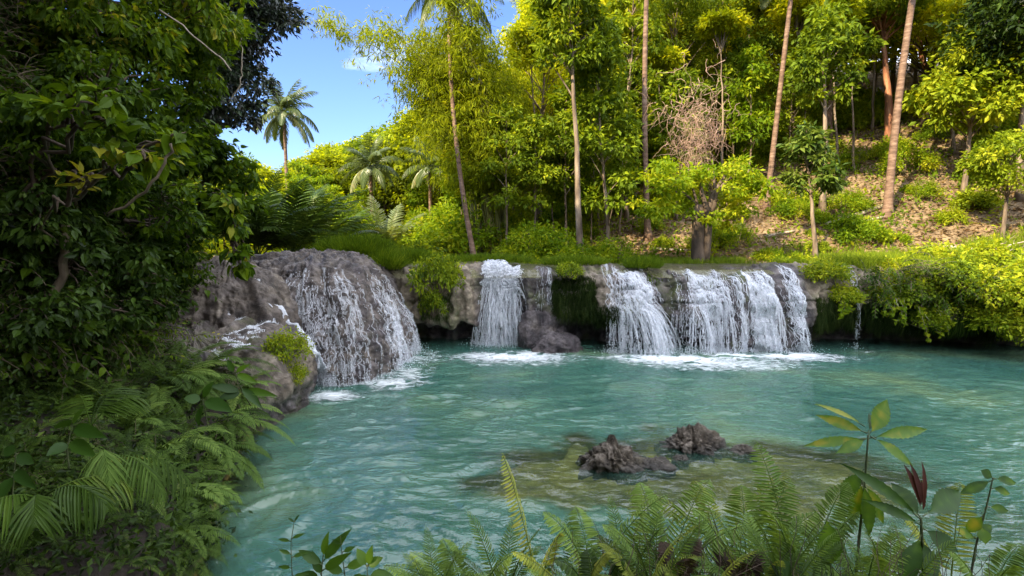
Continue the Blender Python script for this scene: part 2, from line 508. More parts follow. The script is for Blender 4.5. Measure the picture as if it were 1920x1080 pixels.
EDGE_Y = [-10, 3, 5.6, 7.8, 9, 11, 14, 30]; EDGE_X = [-2.2, -2.7, -3.3, -4.1, -4.7, -5.2, -6.5, -9]
WALL_Y = [-20, 4, 8, 11, 13.5, 17, 25, 40, 160]; WALL_X = [-5.2, -5.7, -6.5, -7.4, -8.6, -11.5, -17, -29, -95]

def H(x, y):
    x = np.asarray(x, float); y = np.asarray(y, float)
    p = np.stack([x, y, np.zeros_like(x)], -1)
    nz = fbm(p * .55, 4, 5)
    bed = -1.7 + .12 * nz
    e = ((x - 2.9) / 3.3) ** 2 + ((y - 8.0) / 1.75) ** 2 + .55 * fbm(p * 1.1, 4, 19)
    bed = np.maximum(bed, -.12 + .05 * fbm(p * 1.6, 4, 9) - 1.2 * sstep(.62, 1.35, e))
    e2 = ((x - 4.5) / 4.5) ** 2 + ((y - 5.2) / 2.2) ** 2
    bed = np.maximum(bed, -.62 + .08 * nz - 1.1 * sstep(.4, 1.6, e2))
    z = bed
    # the bank the photographer stands on
    z = z + (1.80 + .12 * nz - bed) * sstep(3.3, 2.1, y + .25 * fbm(p * .9, 2, 3))
    # left bank
    d = np.interp(y, EDGE_Y, EDGE_X) - x + .18 * nz
    lb = np.interp(d, [-.7, 0, .35, 1, 2.2, 5], [-1.7, -.35, .7, 1.0, 1.45, 2.4]) + .10 * nz * (d > 0)
    z = np.maximum(z, lb)
    # upper terrace behind the ledge, and the hill
    ter = 2.28 + .05 * nz
    s = np.interp(x, [-120, -60, -30, -15, -5, 4, 12, 25, 60], [.12, .09, .06, .03, .07, .30, .46, .58, .62])
    y0 = np.interp(x, [-10, 2, 10, 16, 24], [27, 23.5, 22.2, 20.5, 18])
    rise = s * np.maximum(0, y - y0)
    rise = 45 * (1 - np.exp(-rise / 45))
    hill = ter + rise + .35 * fbm(p * .22, 3, 21) * np.clip(rise, 0, 1)
    z = z + (hill - z) * sstep(18.2, 18.9, y)
    # right bank, beyond the frame
    z = np.maximum(z, np.interp(x - 18.6 + .3 * nz, [-1, 0, 1, 3, 12, 60], [-1.7, 0, 2.0, 3.0, 7.5, 25]))
    # left cliff
    dc = np.interp(y, WALL_Y, WALL_X) - x + .35 * fbm(p * .4, 3, 31)
    cl = np.interp(dc, [0, .5, 1.2, 2.5, 7, 30, 80], [0, 2.2, 5.0, 6.6, 8.0, 12.0, 24.0])
    cl = cl * np.interp(y, [17, 26, 60, 120], [1, .45, .25, .2])
    z = np.maximum(z, np.where(dc > 0, np.maximum(z, 1.3) + cl, z))
    # behind the photographer the bank climbs
    z = np.where(y < -3, z + np.interp(-3 - y, [0, 4, 20, 100], [0, 1.6, 5, 18]), z)
    return z

def axis(segs):
    out = []
    for a, b, st in segs:
        out.append(np.arange(a, b, st))
    return np.unique(np.concatenate(out))
gx = axis([(-220, -40, 5), (-40, -15, .8), (-15, 20, .16), (20, 60, .8), (60, 220, 5)])
gy = axis([(-120, -10, 4), (-10, 28, .16), (28, 60, .5), (60, 260, 4)])
X, Y = np.meshgrid(gx, gy, indexing='ij')
Z = H(X, Y)
G0 = np.stack([X, Y, Z], -1)
gb = MB().grid(G0)

def ground_mat():
    m, nt, out = new_mat('forest_floor')
    L = nt.links.new
    tc = nt.nodes.new('ShaderNodeTexCoord')
    n = N(nt, 'ShaderNodeTexNoise', i_Scale=1.3, i_Detail=10.0, i_Roughness=.7); L(tc.outputs['Object'], n.inputs['Vector'])
    soil = ramp(nt, [(.3, (.05, .03, .018)), (.48, (.15, .10, .055)), (.62, (.29, .205, .115)), (.8, (.42, .32, .19))], n.outputs['Fac'])
    wet = ramp(nt, [(.3, (.07, .055, .015)), (.5, (.24, .18, .035)), (.62, (.42, .32, .08)), (.75, (.5, .40, .14))], n.outputs['Fac'])
    dark = ramp(nt, [(.3, (.008, .006, .004)), (.55, (.03, .021, .014)), (.75, (.07, .05, .035))], n.outputs['Fac'])
    sp = nt.nodes.new('ShaderNodeSeparateXYZ'); L(tc.outputs['Object'], sp.inputs[0])
    f1 = N(nt, 'ShaderNodeMapRange'); f1.inputs['From Min'].default_value = .0; f1.inputs['From Max'].default_value = .1; L(sp.outputs['Z'], f1.inputs['Value'])
    a = N(nt, 'ShaderNodeMix', data_type='RGBA'); L(f1.outputs[0], a.inputs[0]); L(wet.outputs['Color'], a.inputs[6]); L(dark.outputs['Color'], a.inputs[7])
    f2 = N(nt, 'ShaderNodeMapRange'); f2.inputs['From Min'].default_value = 17.0; f2.inputs['From Max'].default_value = 18.5; L(sp.outputs['Y'], f2.inputs['Value'])
    b = N(nt, 'ShaderNodeMix', data_type='RGBA'); L(f2.outputs[0], b.inputs[0]); L(a.outputs[2], b.inputs[6]); L(soil.outputs['Color'], b.inputs[7])
    p = N(nt, 'ShaderNodeBsdfPrincipled', i_Roughness=.9); L(b.outputs[2], p.inputs['Base Color'])
    n2 = N(nt, 'ShaderNodeTexNoise', i_Scale=9.0, i_Detail=8.0, i_Roughness=.7); L(tc.outputs['Object'], n2.inputs['Vector'])
    bp = N(nt, 'ShaderNodeBump', i_Strength=.8, i_Distance=.08); L(n2.outputs['Fac'], bp.inputs['Height']); L(bp.outputs[0], p.inputs['Normal'])
    L(p.outputs[0], out.inputs['Surface'])
    return m
tag(gb.build('ground', ground_mat(), smooth=True), 'brown forest floor, banks and stream bed', kind='structure')

# ------------------------------------------------------------------ rocks
def smooth_v(P, n):
    for _ in range(n):
        P[:, 1:-1] = (P[:, :-2] + 2 * P[:, 1:-1] + P[:, 2:]) / 4
    return P

def grid_normals(G, wrap=False):
    if wrap:
        du = np.roll(G, -1, 0) - np.roll(G, 1, 0)
    else:
        du = np.gradient(G, axis=0)
    dv = np.gradient(G, axis=1)
    return unit(np.cross(du, dv))

def resamp_v(C, nv):
    """control rows (S,K,3) -> (S,nv,3) evenly along each row"""
    S, K, _ = C.shape
    out = np.empty((S, nv, 3))
    for i in range(S):
        s = np.concatenate([[0], np.cumsum(np.linalg.norm(np.diff(C[i], axis=0), axis=1))])
        x = np.linspace(0, s[-1], nv)
        for c in range(3):
            out[i, :, c] = np.interp(x, s, C[i, :, c])
    return out

# the long ledge
LX = [-5.0, -3.6, -2.9, -1.3, -.98, .28, .45, 1.25, 1.5, 2.5, 3.1, 4.35, 4.6, 5.3, 6.3, 7.0, 8.3, 9.0, 9.4, 10.2, 12, 14, 16, 19]
LY = [17.9, 17.5, 17.2, 17.1, 17.5, 17.5, 17.2, 17.2, 17.1, 17.0, 16.8, 16.7, 17.1, 17.0, 16.9, 16.8, 16.8, 16.8, 16.8, 17.1, 17.1, 16.9, 16.4, 15.6]
LB = [.3, .45, .55, .6, .10, .10, .35, .35, .4, .5, .85, .95, .45, .75, .80, .75, .75, .65, .65, .45, .5, .5, .5, .5]
LZ = [.6, .75, .62, .62, .55, .55, -.8, -.8, .85, .85, .95, .85, .75, .72, .70, -.7, -.7, .75, .95, .9, .75, .7, .6, .5]
LU = [.9, .9, 1.1, 1.0, .9, .9, .1, .1, 1.0, 1.1, 1.0, 1.0, 1.0, .9, .8, .1, .1, .7, 1.0, 1.0, 1.0, 1.0, .9, .8]
us = np.arange(-5.0, 19.0, .035)
ly = np.interp(us, LX, LY); lb_ = np.interp(us, LX, LB); lz = np.interp(us, LX, LZ); lu = np.interp(us, LX, LU)
k5 = np.ones(9) / 9
for a in (ly, lb_, lz, lu):
    a[4:-4] = np.convolve(a, k5, 'valid')
lz = lz + .10 * noise(np.stack([us * 2.2, us * 0, us * 0], -1), 3)
zt = 2.46 + .03 * noise(np.stack([us * .8, us * 0, us * 0], -1), 8)
ctrl = np.stack([
    np.stack([-6.5 + 0 * us, zt - .02], -1), np.stack([-1.6 + 0 * us, zt], -1), np.stack([-.5 + 0 * us, zt - .01], -1),
    np.stack([-.15 + 0 * us, zt - .09], -1), np.stack([lb_ * .42, zt - .35], -1), np.stack([lb_ * .8, zt - .85], -1),
    np.stack([lb_, (zt - .85) * .45 + lz * .55], -1), np.stack([lb_ * .96, lz + .18], -1), np.stack([lb_ * .7, lz], -1),
    np.stack([-lu * .6, lz + .22], -1), np.stack([-lu, lz + .05], -1), np.stack([-lu - .1, np.minimum(-.9, lz - .5)], -1)], 1)
C = np.empty((len(us), ctrl.shape[1], 3))
C[..., 0] = us[:, None]; C[..., 1] = ly[:, None] - ctrl[..., 0]; C[..., 2] = ctrl[..., 1]
LG = smooth_v(resamp_v(C, 300), 14)
LN = grid_normals(LG)
if LN[10, 5, 2] < 0: LN = -LN
w = sstep(19.3, 17.8, LG[..., 1])
fl = LG * np.array([1.9, .5, .45])
dsp = .17 * fbm(fl, 3, 41) + .09 * fbm(LG * 2.6, 4, 42) + .035 * fbm(LG * 8.5, 3, 43)
crev = np.abs(noise(LG * np.array([.8, .4, 2.3]), 44)); dsp -= .10 * sstep(.10, .0, crev)
LG = LG + LN * (dsp * (.12 + .88 * w))[..., None]
LN = grid_normals(LG)
if LN[10, 5, 2] < 0: LN = -LN
# wetness along the ledge: wet where the stream runs over it
wet = np.interp(us, [-5, -3.5, -1.2, -1.0, .3, 1.4, 2.6, 3.2, 4.4, 5.2, 6.0, 9.0, 9.5, 19], [.3, .2, .15, 1.0, 1.05, .9, .30, .75, 1.0, .95, 1.0, 1.0, .15, .2])
WT = np.repeat(wet[:, None], LG.shape[1], 1)
WT = WT + .8 * sstep(1.0, .3, LG[..., 2])  # darker and glossier towards the foot of the ledge
LG_top = WT
ledge_o = MB().grid(LG, tint=np.clip(WT, 0, 1.2)).build('rock_ledge', M['ledge'], smooth=True)
tag(ledge_o, 'long undercut travertine ledge the stream spills over at the far side of the pool', 'rock ledge')

def mound(center, outline, ztop, prof, nu=420, nv=170, seed=1, amp=1.0, flute=.08, topslope=(0, 0)):
    """outline: base points around the centre; prof: (radial fraction, height fraction)"""
    c = np.array(center, float)
    o = np.array(outline, float) - c[:2]
    ang = np.arctan2(o[:, 1], o[:, 0]); r = np.linalg.norm(o, axis=1)
    k = np.argsort(ang); ang, r = ang[k], r[k]
    th = np.linspace(-math.pi, math.pi, nu, endpoint=False)
    rr = np.interp(th, np.concatenate([ang - 2 * math.pi, ang, ang + 2 * math.pi]), np.concatenate([r, r, r]))
    for _ in range(30):
        rr = (np.roll(rr, 1) + 2 * rr + np.roll(rr, -1)) / 4
    pf = np.array(prof, float)
    C = np.empty((nu, len(pf), 3))
    C[..., 0] = c[0] + np.cos(th)[:, None] * rr[:, None] * pf[None, :, 0]
    C[..., 1] = c[1] + np.sin(th)[:, None] * rr[:, None] * pf[None, :, 0]
    C[..., 2] = pf[None, :, 1] * ztop
    G = smooth_v(resamp_v(C, nv), 8)
    G[..., 2] += (topslope[0] * (G[..., 0] - c[0]) + topslope[1] * (G[..., 1] - c[1])) * sstep(.3, .95, G[..., 2] / ztop)
    nrm = grid_normals(G, True)
    if nrm[0, 4, 2] < 0: nrm = -nrm
    rad = np.linalg.norm(G[..., :2] - c[:2], axis=-1, keepdims=True)
    tt = th[:, None] * rr.mean()
    F = np.stack([np.broadcast_to(tt, G.shape[:2]) * 2.6, rad[..., 0] * .55, G[..., 2] * .55], -1)
    wtop = sstep(0, .25, rad[..., 0] / rr.mean())
    dsp = amp * (.13 * fbm(G * .9, 3, seed) + .075 * fbm(G * 3.0, 4, seed + 5) + .045 * fbm(G * 8.0, 3, seed + 7) - .05 * sstep(.10, 0, np.abs(noise(G * np.array([2.2, 2.2, 3.0]), seed + 31)))) + flute * fbm(F, 3, seed + 9) * wtop
    G = G + nrm * dsp[..., None]
    nrm = grid_normals(G, True)
    if nrm[0, 4, 2] < 0: nrm = -nrm
    return G, nrm, th

BASE_O = [(-3.12, 15.6), (-3.2, 14.2), (-3.45, 13.0), (-3.9, 12.35), (-4.8, 12.5), (-6.3, 13.2), (-8.2, 14.6), (-9.2, 17), (-8.4, 20), (-6.0, 21.5), (-4.1, 19.5), (-3.3, 17.6)]
DP = [(0, 1), (.2, .998), (.38, .975), (.52, .925), (.64, .845), (.76, .71), (.86, .54), (.94, .37), (.985, .23), (1.0, .10), (.97, -.05), (.93, -.3)]
DG, DN, Dth = mound((-5.9, 16.2), BASE_O, 3.0, DP, nu=560, nv=240, seed=61, amp=.9, flute=.13)
dome_o = MB().grid(DG, tint=np.clip(.80 + 0 * DG[..., 0], 0, 1), wrap=True).build('flowstone_dome', M['dome'], smooth=True)
tag(dome_o, 'big rounded wet flowstone dome with water running all over it beside the left bank', 'rock')

MG, MN, Mth = mound((-6.9, 13.1), [(-5.1, 12.6), (-5.4, 11.9), (-6.2, 11.4), (-7.6, 11.6), (-8.6, 12.6), (-8.6, 14.2), (-7, 14.6), (-5.6, 13.9)], 2.95,
                    [(0, 1), (.25, .985), (.45, .93), (.65, .80), (.82, .62), (.95, .45), (1.05, .2), (1.1, -.1)], nu=300, nv=120, seed=81, amp=.9, flute=.12)
MB().grid(MG, tint=np.clip(.62 + 0 * MG[..., 0], 0, 1), wrap=True).build('rock_mound', M['dome'], smooth=True)
tag(bpy.data.objects['rock_mound'], 'smaller grey and tan rock mound left of the flowstone dome, with a white trickle', 'rock')

SG, SN, Sth = mound((-6.4, 10.6), [(-4.35, 11.9), (-4.25, 11.0), (-4.3, 10.2), (-4.6, 9.2), (-5.2, 8.3), (-7, 7.9), (-9, 9), (-9, 12), (-7.5, 13.4), (-5.6, 13.3), (-4.7, 12.6)], 1.55,
                    [(0, 1), (.4, 1.0), (.62, .98), (.78, .93), (.90, .80), (.97, .60), (1.0, .40), (.96, .28), (.90, .15), (.86, -.5)], nu=420, nv=140, seed=91, amp=.8, flute=.08, topslope=(-.04, .07))
MB().grid(SG, tint=np.clip(.45 + .3 * sstep(1.2, 1.5, SG[..., 2]) + .5 * sstep(.7, .3, SG[..., 2]), 0, 1), wrap=True).build('rock_shelf', M['ledge'], smooth=True)
tag(bpy.data.objects['rock_shelf'], 'low terraced travertine shelf with pale wet patches below the grey mound', 'rock')

def boulder(name, label, c, size, seed, top=(0, 0), spike=0.0, cone=0.0, rg=1.0, mat='boulder', sink=.25, n=110, grp=None, wetz=.18):
    th = np.linspace(0, 2 * math.pi, n, endpoint=False)[:, None]
    ph = np.linspace(0.02, math.pi * .72, n // 2)[None]
    r = np.sin(ph); u = np.stack([np.cos(th) * r, np.sin(th) * r, np.broadcast_to(np.cos(ph), (n, n // 2))], -1)
    P = u * (1 + .24 * fbm(u * 1.4 + seed, 3, seed)[..., None])
    rad = np.linalg.norm(P[..., :2], axis=-1)
    P[..., 2] += spike * np.exp(-rad ** 2 * 6)
    if cone:
        P[..., :2] *= (1 - cone * np.clip(P[..., 2], 0, 1.4) / 1.4)[..., None]
        dr = np.abs(noise(np.stack([u[..., 0] * 5.5, u[..., 1] * 5.5, P[..., 2] * .8], -1), seed + 21)); P[..., :2] *= (1 - .30 * sstep(.22, 0, dr) * sstep(1.4, .2, P[..., 2]))[..., None]
    P = P * np.array(size)
    P[..., 0] += top[0] * np.clip(P[..., 2], 0, None); P[..., 1] += top[1] * np.clip(P[..., 2], 0, None)
    nn = unit(u)
    tt = th * 3.0
    rid = 1 - np.abs(noise(np.stack([np.broadcast_to(np.cos(th) * 3.1, r.shape[:0] + P.shape[:2]), np.broadcast_to(np.sin(th) * 3.1, P.shape[:2]), P[..., 2] * 2.5], -1) * 1.6, seed + 3))
    sz = min(size)
    fr_ = P / max(size)
    cr1 = np.abs(noise(fr_ * np.array([4.5, 4.5, 2.0]), seed + 12)); cr2 = np.abs(noise(fr_ * np.array([9, 9, 4.0]), seed + 13))
    P = P + nn * (rg * sz * (.20 * rid - .12 + .10 * fbm(P * 5.0 / max(.6, max(size)), 3, seed + 4) + .30 * np.minimum(cr1, .45) - .16 * sstep(.12, 0, cr2) + .06 * fbm(fr_ * 16, 3, seed + 8)))[..., None]
    P = P + np.array([c[0], c[1], c[2]]) - np.array([0, 0, sink * size[2]])
    o = MB().grid(P, tint=np.clip(sstep(wetz, wetz - .15, P[..., 2]), 0, 1), wrap=True).build(name, M[mat], smooth=True)
    return tag(o, label, 'rock', grp)

q = at_z(1150, 868, 0)
boulder('pool_rock', 'pointed dark brown rock standing out of the shallow water, left of the pair', (q[0], q[1], 0), (.54, .42, .36), 7, spike=.34, cone=.55, top=(-.10, 0))
q = at_z(1305, 838, 0)
boulder('pool_rock', 'broader rounded grey rock in the pool, right of the pointed one', (q[0] - .02, q[1], 0), (.56, .40, .36), 19, spike=.16, cone=.35, top=(-.15, 0))
for (px, py, sx, sz, sd, lb) in [(1395, 848, .20, .14, 31, 'low dark rock at the right foot of the broader pool rock'),
                                 (1225, 872, .34, .13, 32, 'flat low stone strip beside the pointed pool rock'),
                                 (1275, 862, .13, .09, 33, 'small pale stone between the two pool rocks'),
                                 (1105, 862, .14, .08, 34, 'little stone at the left tip of the pointed pool rock')]:
    q = at_z(px, py, 0)
    boulder('pool_stone', lb, (q[0], q[1], 0), (sx, sx * .8, sz), sd, n=60)
q = at_y(1042, 650, 16.5)
boulder('fall_boulder', 'dark reddish wet boulder at the foot of the ledge right of the narrow fall', (q[0], 16.4, .10), (.75, .55, .50), 44, mat='dome', wetz=3, rg=.45)
q = at_y(1010, 640, 16.7)
boulder('fall_boulder', 'taller wet rock bulge behind the reddish boulder by the narrow fall', (q[0] + .1, 16.95, .35), (.75, .5, 1.05), 45, mat='dome', wetz=3, rg=.45)
q = at_z(285, 1065, .9)
boulder('bank_rock', 'mossy tan rock low on the dark left bank at the bottom edge', (-2.75, 3.55, .62), (.36, .34, .3), 51, mat='ledge', n=80, wetz=-1)

# ------------------------------------------------------------------ pool water
wxs = np.concatenate([np.arange(-8, 14, .045), np.arange(14, 22, .09)])
wys = np.concatenate([np.arange(2.0, 12, .045), np.arange(12, 19.2, .06)])
WX, WY = np.meshgrid(wxs, wys, indexing='ij')
P2 = np.stack([WX, WY, 0 * WX], -1)
near = sstep(17, 9, WY)
warp = P2 + .35 * np.stack([noise(P2 * .7, 71), noise(P2 * .7, 72), 0 * WX], -1)
def waves(p, sx, sy, ang, seed):
    c, s = math.cos(ang), math.sin(ang)
    q = np.stack([(p[..., 0] * c + p[..., 1] * s) * sx, (-p[..., 0] * s + p[..., 1] * c) * sy, 0 * p[..., 0]], -1)
    n = noise(q, seed)
    return 1 - 2 * np.abs(n)
WZ = 1.55 * (.016 * waves(warp, .9, 2.4, .25, 73) + .010 * waves(warp, 2.0, 4.6, -.2, 74) + .005 * waves(warp, 4.5, 8.0, .5, 75)) * (.75 + .5 * noise(P2 * .35, 76))
for cx, cy, a0, r0 in ((-.1, 16.0, .05, 1.3), (5.2, 15.6, .05, 1.7), (8.2, 16.0, .04, 1.6), (-3.3, 12.4, .03, 1.0), (-4.0, 11.6, .03, .6)):
    dd = np.hypot(WX - cx, (WY - cy) * 1.4)
    WZ += a0 * np.exp(-(dd / r0) ** 2) * (.4 + fbm(P2 * 3.5, 3, 77)) + .012 * np.sin(dd * 7.5) * np.exp(-dd / 2.2)
depth = -H(WX, WY)
opac = 1 - np.exp(-np.clip(depth, 0, 5) * 1.2)

def water_mat():
    m, nt, out = new_mat('pool_water')
    L = nt.links.new
    tc = nt.nodes.new('ShaderNodeTexCoord')
    mp = nt.nodes.new('ShaderNodeMapping'); mp.inputs['Scale'].default_value = (1, 2.2, 1); mp.inputs['Rotation'].default_value = (0, 0, .15)
    L(tc.outputs['Object'], mp.inputs['Vector'])
    n1 = N(nt, 'ShaderNodeTexNoise', i_Scale=4.5, i_Detail=3.0, i_Roughness=.5, i_Distortion=.6); L(mp.outputs['Vector'], n1.inputs['Vector'])
    bp = N(nt, 'ShaderNodeBump', i_Strength=.6, i_Distance=.045); L(n1.outputs['Fac'], bp.inputs['Height'])
    at = N(nt, 'ShaderNodeAttribute', attribute_name='tint')
    n2 = N(nt, 'ShaderNodeTexNoise', i_Scale=.35, i_Detail=3.0); L(tc.outputs['Object'], n2.inputs['Vector'])
    c = ramp(nt, [(.35, (.034, .115, .092)), (.55, (.070, .170, .125)), (.7, (.135, .215, .115))], n2.outputs['Fac'])
    body = N(nt, 'ShaderNodeBsdfDiffuse'); L(c.outputs['Color'], body.inputs['Color'])
    tr = nt.nodes.new('ShaderNodeBsdfTransparent'); tr.inputs['Color'].default_value = (.80, .93, .86, 1)
    m1 = nt.nodes.new('ShaderNodeMixShader'); L(at.outputs['Fac'], m1.inputs[0]); L(tr.outputs[0], m1.inputs[1]); L(body.outputs[0], m1.inputs[2])
    gl = N(nt, 'ShaderNodeBsdfGlossy', i_Roughness=.035); L(bp.outputs[0], gl.inputs['Normal'])
    fr = N(nt, 'ShaderNodeFresnel', i_IOR=1.62); L(bp.outputs[0], fr.inputs['Normal'])
    m2 = nt.nodes.new('ShaderNodeMixShader'); L(fr.outputs[0], m2.inputs[0]); L(m1.outputs[0], m2.inputs[1]); L(gl.outputs[0], m2.inputs[2])
    L(m2.outputs[0], out.inputs['Surface'])
    return m
M['water'] = water_mat()
pw = MB().grid(np.stack([WX, WY, WZ], -1), tint=np.clip(opac, 0, 1).ravel()).build('water', M['water'], smooth=True)
tag(pw, 'turquoise rippled pool water', kind='structure')

# shallow stream on top of the ledge
sx_ = np.arange(-4.5, 11, .12); sy_ = np.arange(16.9, 22.6, .1)
A, B_ = np.meshgrid(sx_, sy_, indexing='ij')
edge = np.interp(A, LX, LY)
Zs = 2.475 + .006 * noise(np.stack([A * 3, B_ * 5, 0 * A], -1), 5) - .25 * sstep(.35, -.15, B_ - edge)
st_m, nt_, out_ = new_mat('stream_water')
_b = N(nt_, 'ShaderNodeBsdfPrincipled', i_Roughness=.08); _b.inputs['Base Color'].default_value = (.20, .19, .10, 1)
_t = nt_.nodes.new('ShaderNodeBsdfTransparent'); _m = nt_.nodes.new('ShaderNodeMixShader'); _m.inputs[0].default_value = .45
nt_.links.new(_t.outputs[0], _m.inputs[1]); nt_.links.new(_b.outputs[0], _m.inputs[2]); nt_.links.new(_m.outputs[0], out_.inputs['Surface'])
tag(MB().grid(np.stack([A, B_, Zs], -1)).build('stream_water', st_m, smooth=True), 'thin sheet of stream water on top of the ledge', kind='structure')

# ------------------------------------------------------------------ falling water
def sample_grid(G, u, v, wrap=False):
    a, b = G.shape[:2]
    u = np.mod(u, a) if wrap else np.clip(u, 0, a - 1.001)
    v = np.clip(v, 0, b - 1.001)
    i, j = np.floor(u).astype(int), np.floor(v).astype(int)
    fu, fv = (u - i)[..., None], (v - j)[..., None]
    i2 = (i + 1) % a
    return (G[i, j] * (1 - fu) * (1 - fv) + G[i2, j] * fu * (1 - fv) + G[i, j + 1] * (1 - fu) * fv + G[i2, j + 1] * fu * fv)

def strand_mesh(mb, paths, rad, keep, sides=3):
    """paths (N,K,3), rad (N,K), keep (N,K-1)"""
    Nn, K, _ = paths.shape
    tg = unit(np.gradient(paths, axis=1))
    ref = np.array([1.0, .35, 0])
    s = unit(np.cross(tg, ref)); u = np.cross(s, tg)
    a = np.arange(sides) * 2 * math.pi / sides
    v = paths[:, :, None] + rad[:, :, None, None] * (np.cos(a)[None, None, :, None] * s[:, :, None] + np.sin(a)[None, None, :, None] * u[:, :, None])
    n_, k_ = np.nonzero(keep)
    base = (n_ * K + k_) * sides
    j = np.arange(sides)[None]; j2 = (j + 1) % sides
    q = np.stack([base[:, None] + j, base[:, None] + j2, base[:, None] + sides + j2, base[:, None] + sides + j], -1).reshape(-1, 4)
    mb.add(v, [q], .5)

OCT_V = np.array([(1, 0, 0), (-1, 0, 0), (0, 1, 0), (0, -1, 0), (0, 0, 1.5), (0, 0, -1.5)], float)
OCT_F = np.array([(0, 2, 4), (2, 1, 4), (1, 3, 4), (3, 0, 4), (2, 0, 5), (1, 2, 5), (3, 1, 5), (0, 3, 5)])
def drops_mesh(mb, pos, r):
    v = pos[:, None] + OCT_V[None] * np.asarray(r)[:, None, None]
    f = (OCT_F[None] + (np.arange(len(pos)) * 6)[:, None, None]).reshape(-1, 3)
    mb.add(v, [f], .5)

def run_water(G, Nn, u0, v0, v1, seed, drift=0.0, wander=2.5, off=.012, K1=34, K2=24, speed=.9, zend=0.0, wrap=False, freq=.22, side=(0, 0)):
    """water paths: down the rock grid from v0 to v1, then a free fall to the pool"""
    r = rs(seed); n = len(u0)
    t = np.linspace(0, 1, K1)[None]
    v = v0[:, None] + (v1 - v0)[:, None] * t
    ph = r.uniform(0, 100, n)
    wob = noise(np.stack([ph[:, None] * .15 + 0 * v, v * freq, 0 * v], -1), seed) + .5 * noise(np.stack([ph[:, None] + 0 * v, v * freq * 2.5, 0 * v], -1), seed + 1)
    u = u0[:, None] + wander * wob * np.minimum(1, t * 4) + drift * t * (v1 - v0)[:, None]
    P = sample_grid(G, u, v, wrap) + sample_grid(Nn, u, v, wrap) * (off * (1 + 1.6 * np.abs(wob)))[..., None]
    last = P[:, -1]; tg = unit(P[:, -1] - P[:, -4])
    out = tg * (speed * r.uniform(.6, 1.15, n))[:, None]
    out[:, 0] += side[0] * r.uniform(.3, 1.2, n); out[:, 1] += side[1] * r.uniform(.3, 1.2, n)
    fallz = np.maximum(last[:, 2] - zend, .02)
    vz = np.maximum(-out[:, 2], 0)
    T = (-vz + np.sqrt(vz ** 2 + 2 * 9.8 * fallz)) / 9.8
    tt = np.linspace(0, 1, K2 + 1)[None, 1:] * T[:, None]
    F = last[:, None] + np.stack([out[:, 0:1] * tt, out[:, 1:2] * tt, -vz[:, None] * tt - 4.9 * tt ** 2], -1)
    F[..., :2] += .007 * r.standard_normal(F[..., :2].shape) * np.linspace(.3, 1.6, K2)[None, :, None]
    P[:, 1:-1] += .002 * r.standard_normal(P[:, 1:-1].shape)
    return np.concatenate([P, F], 1), K1, fallz

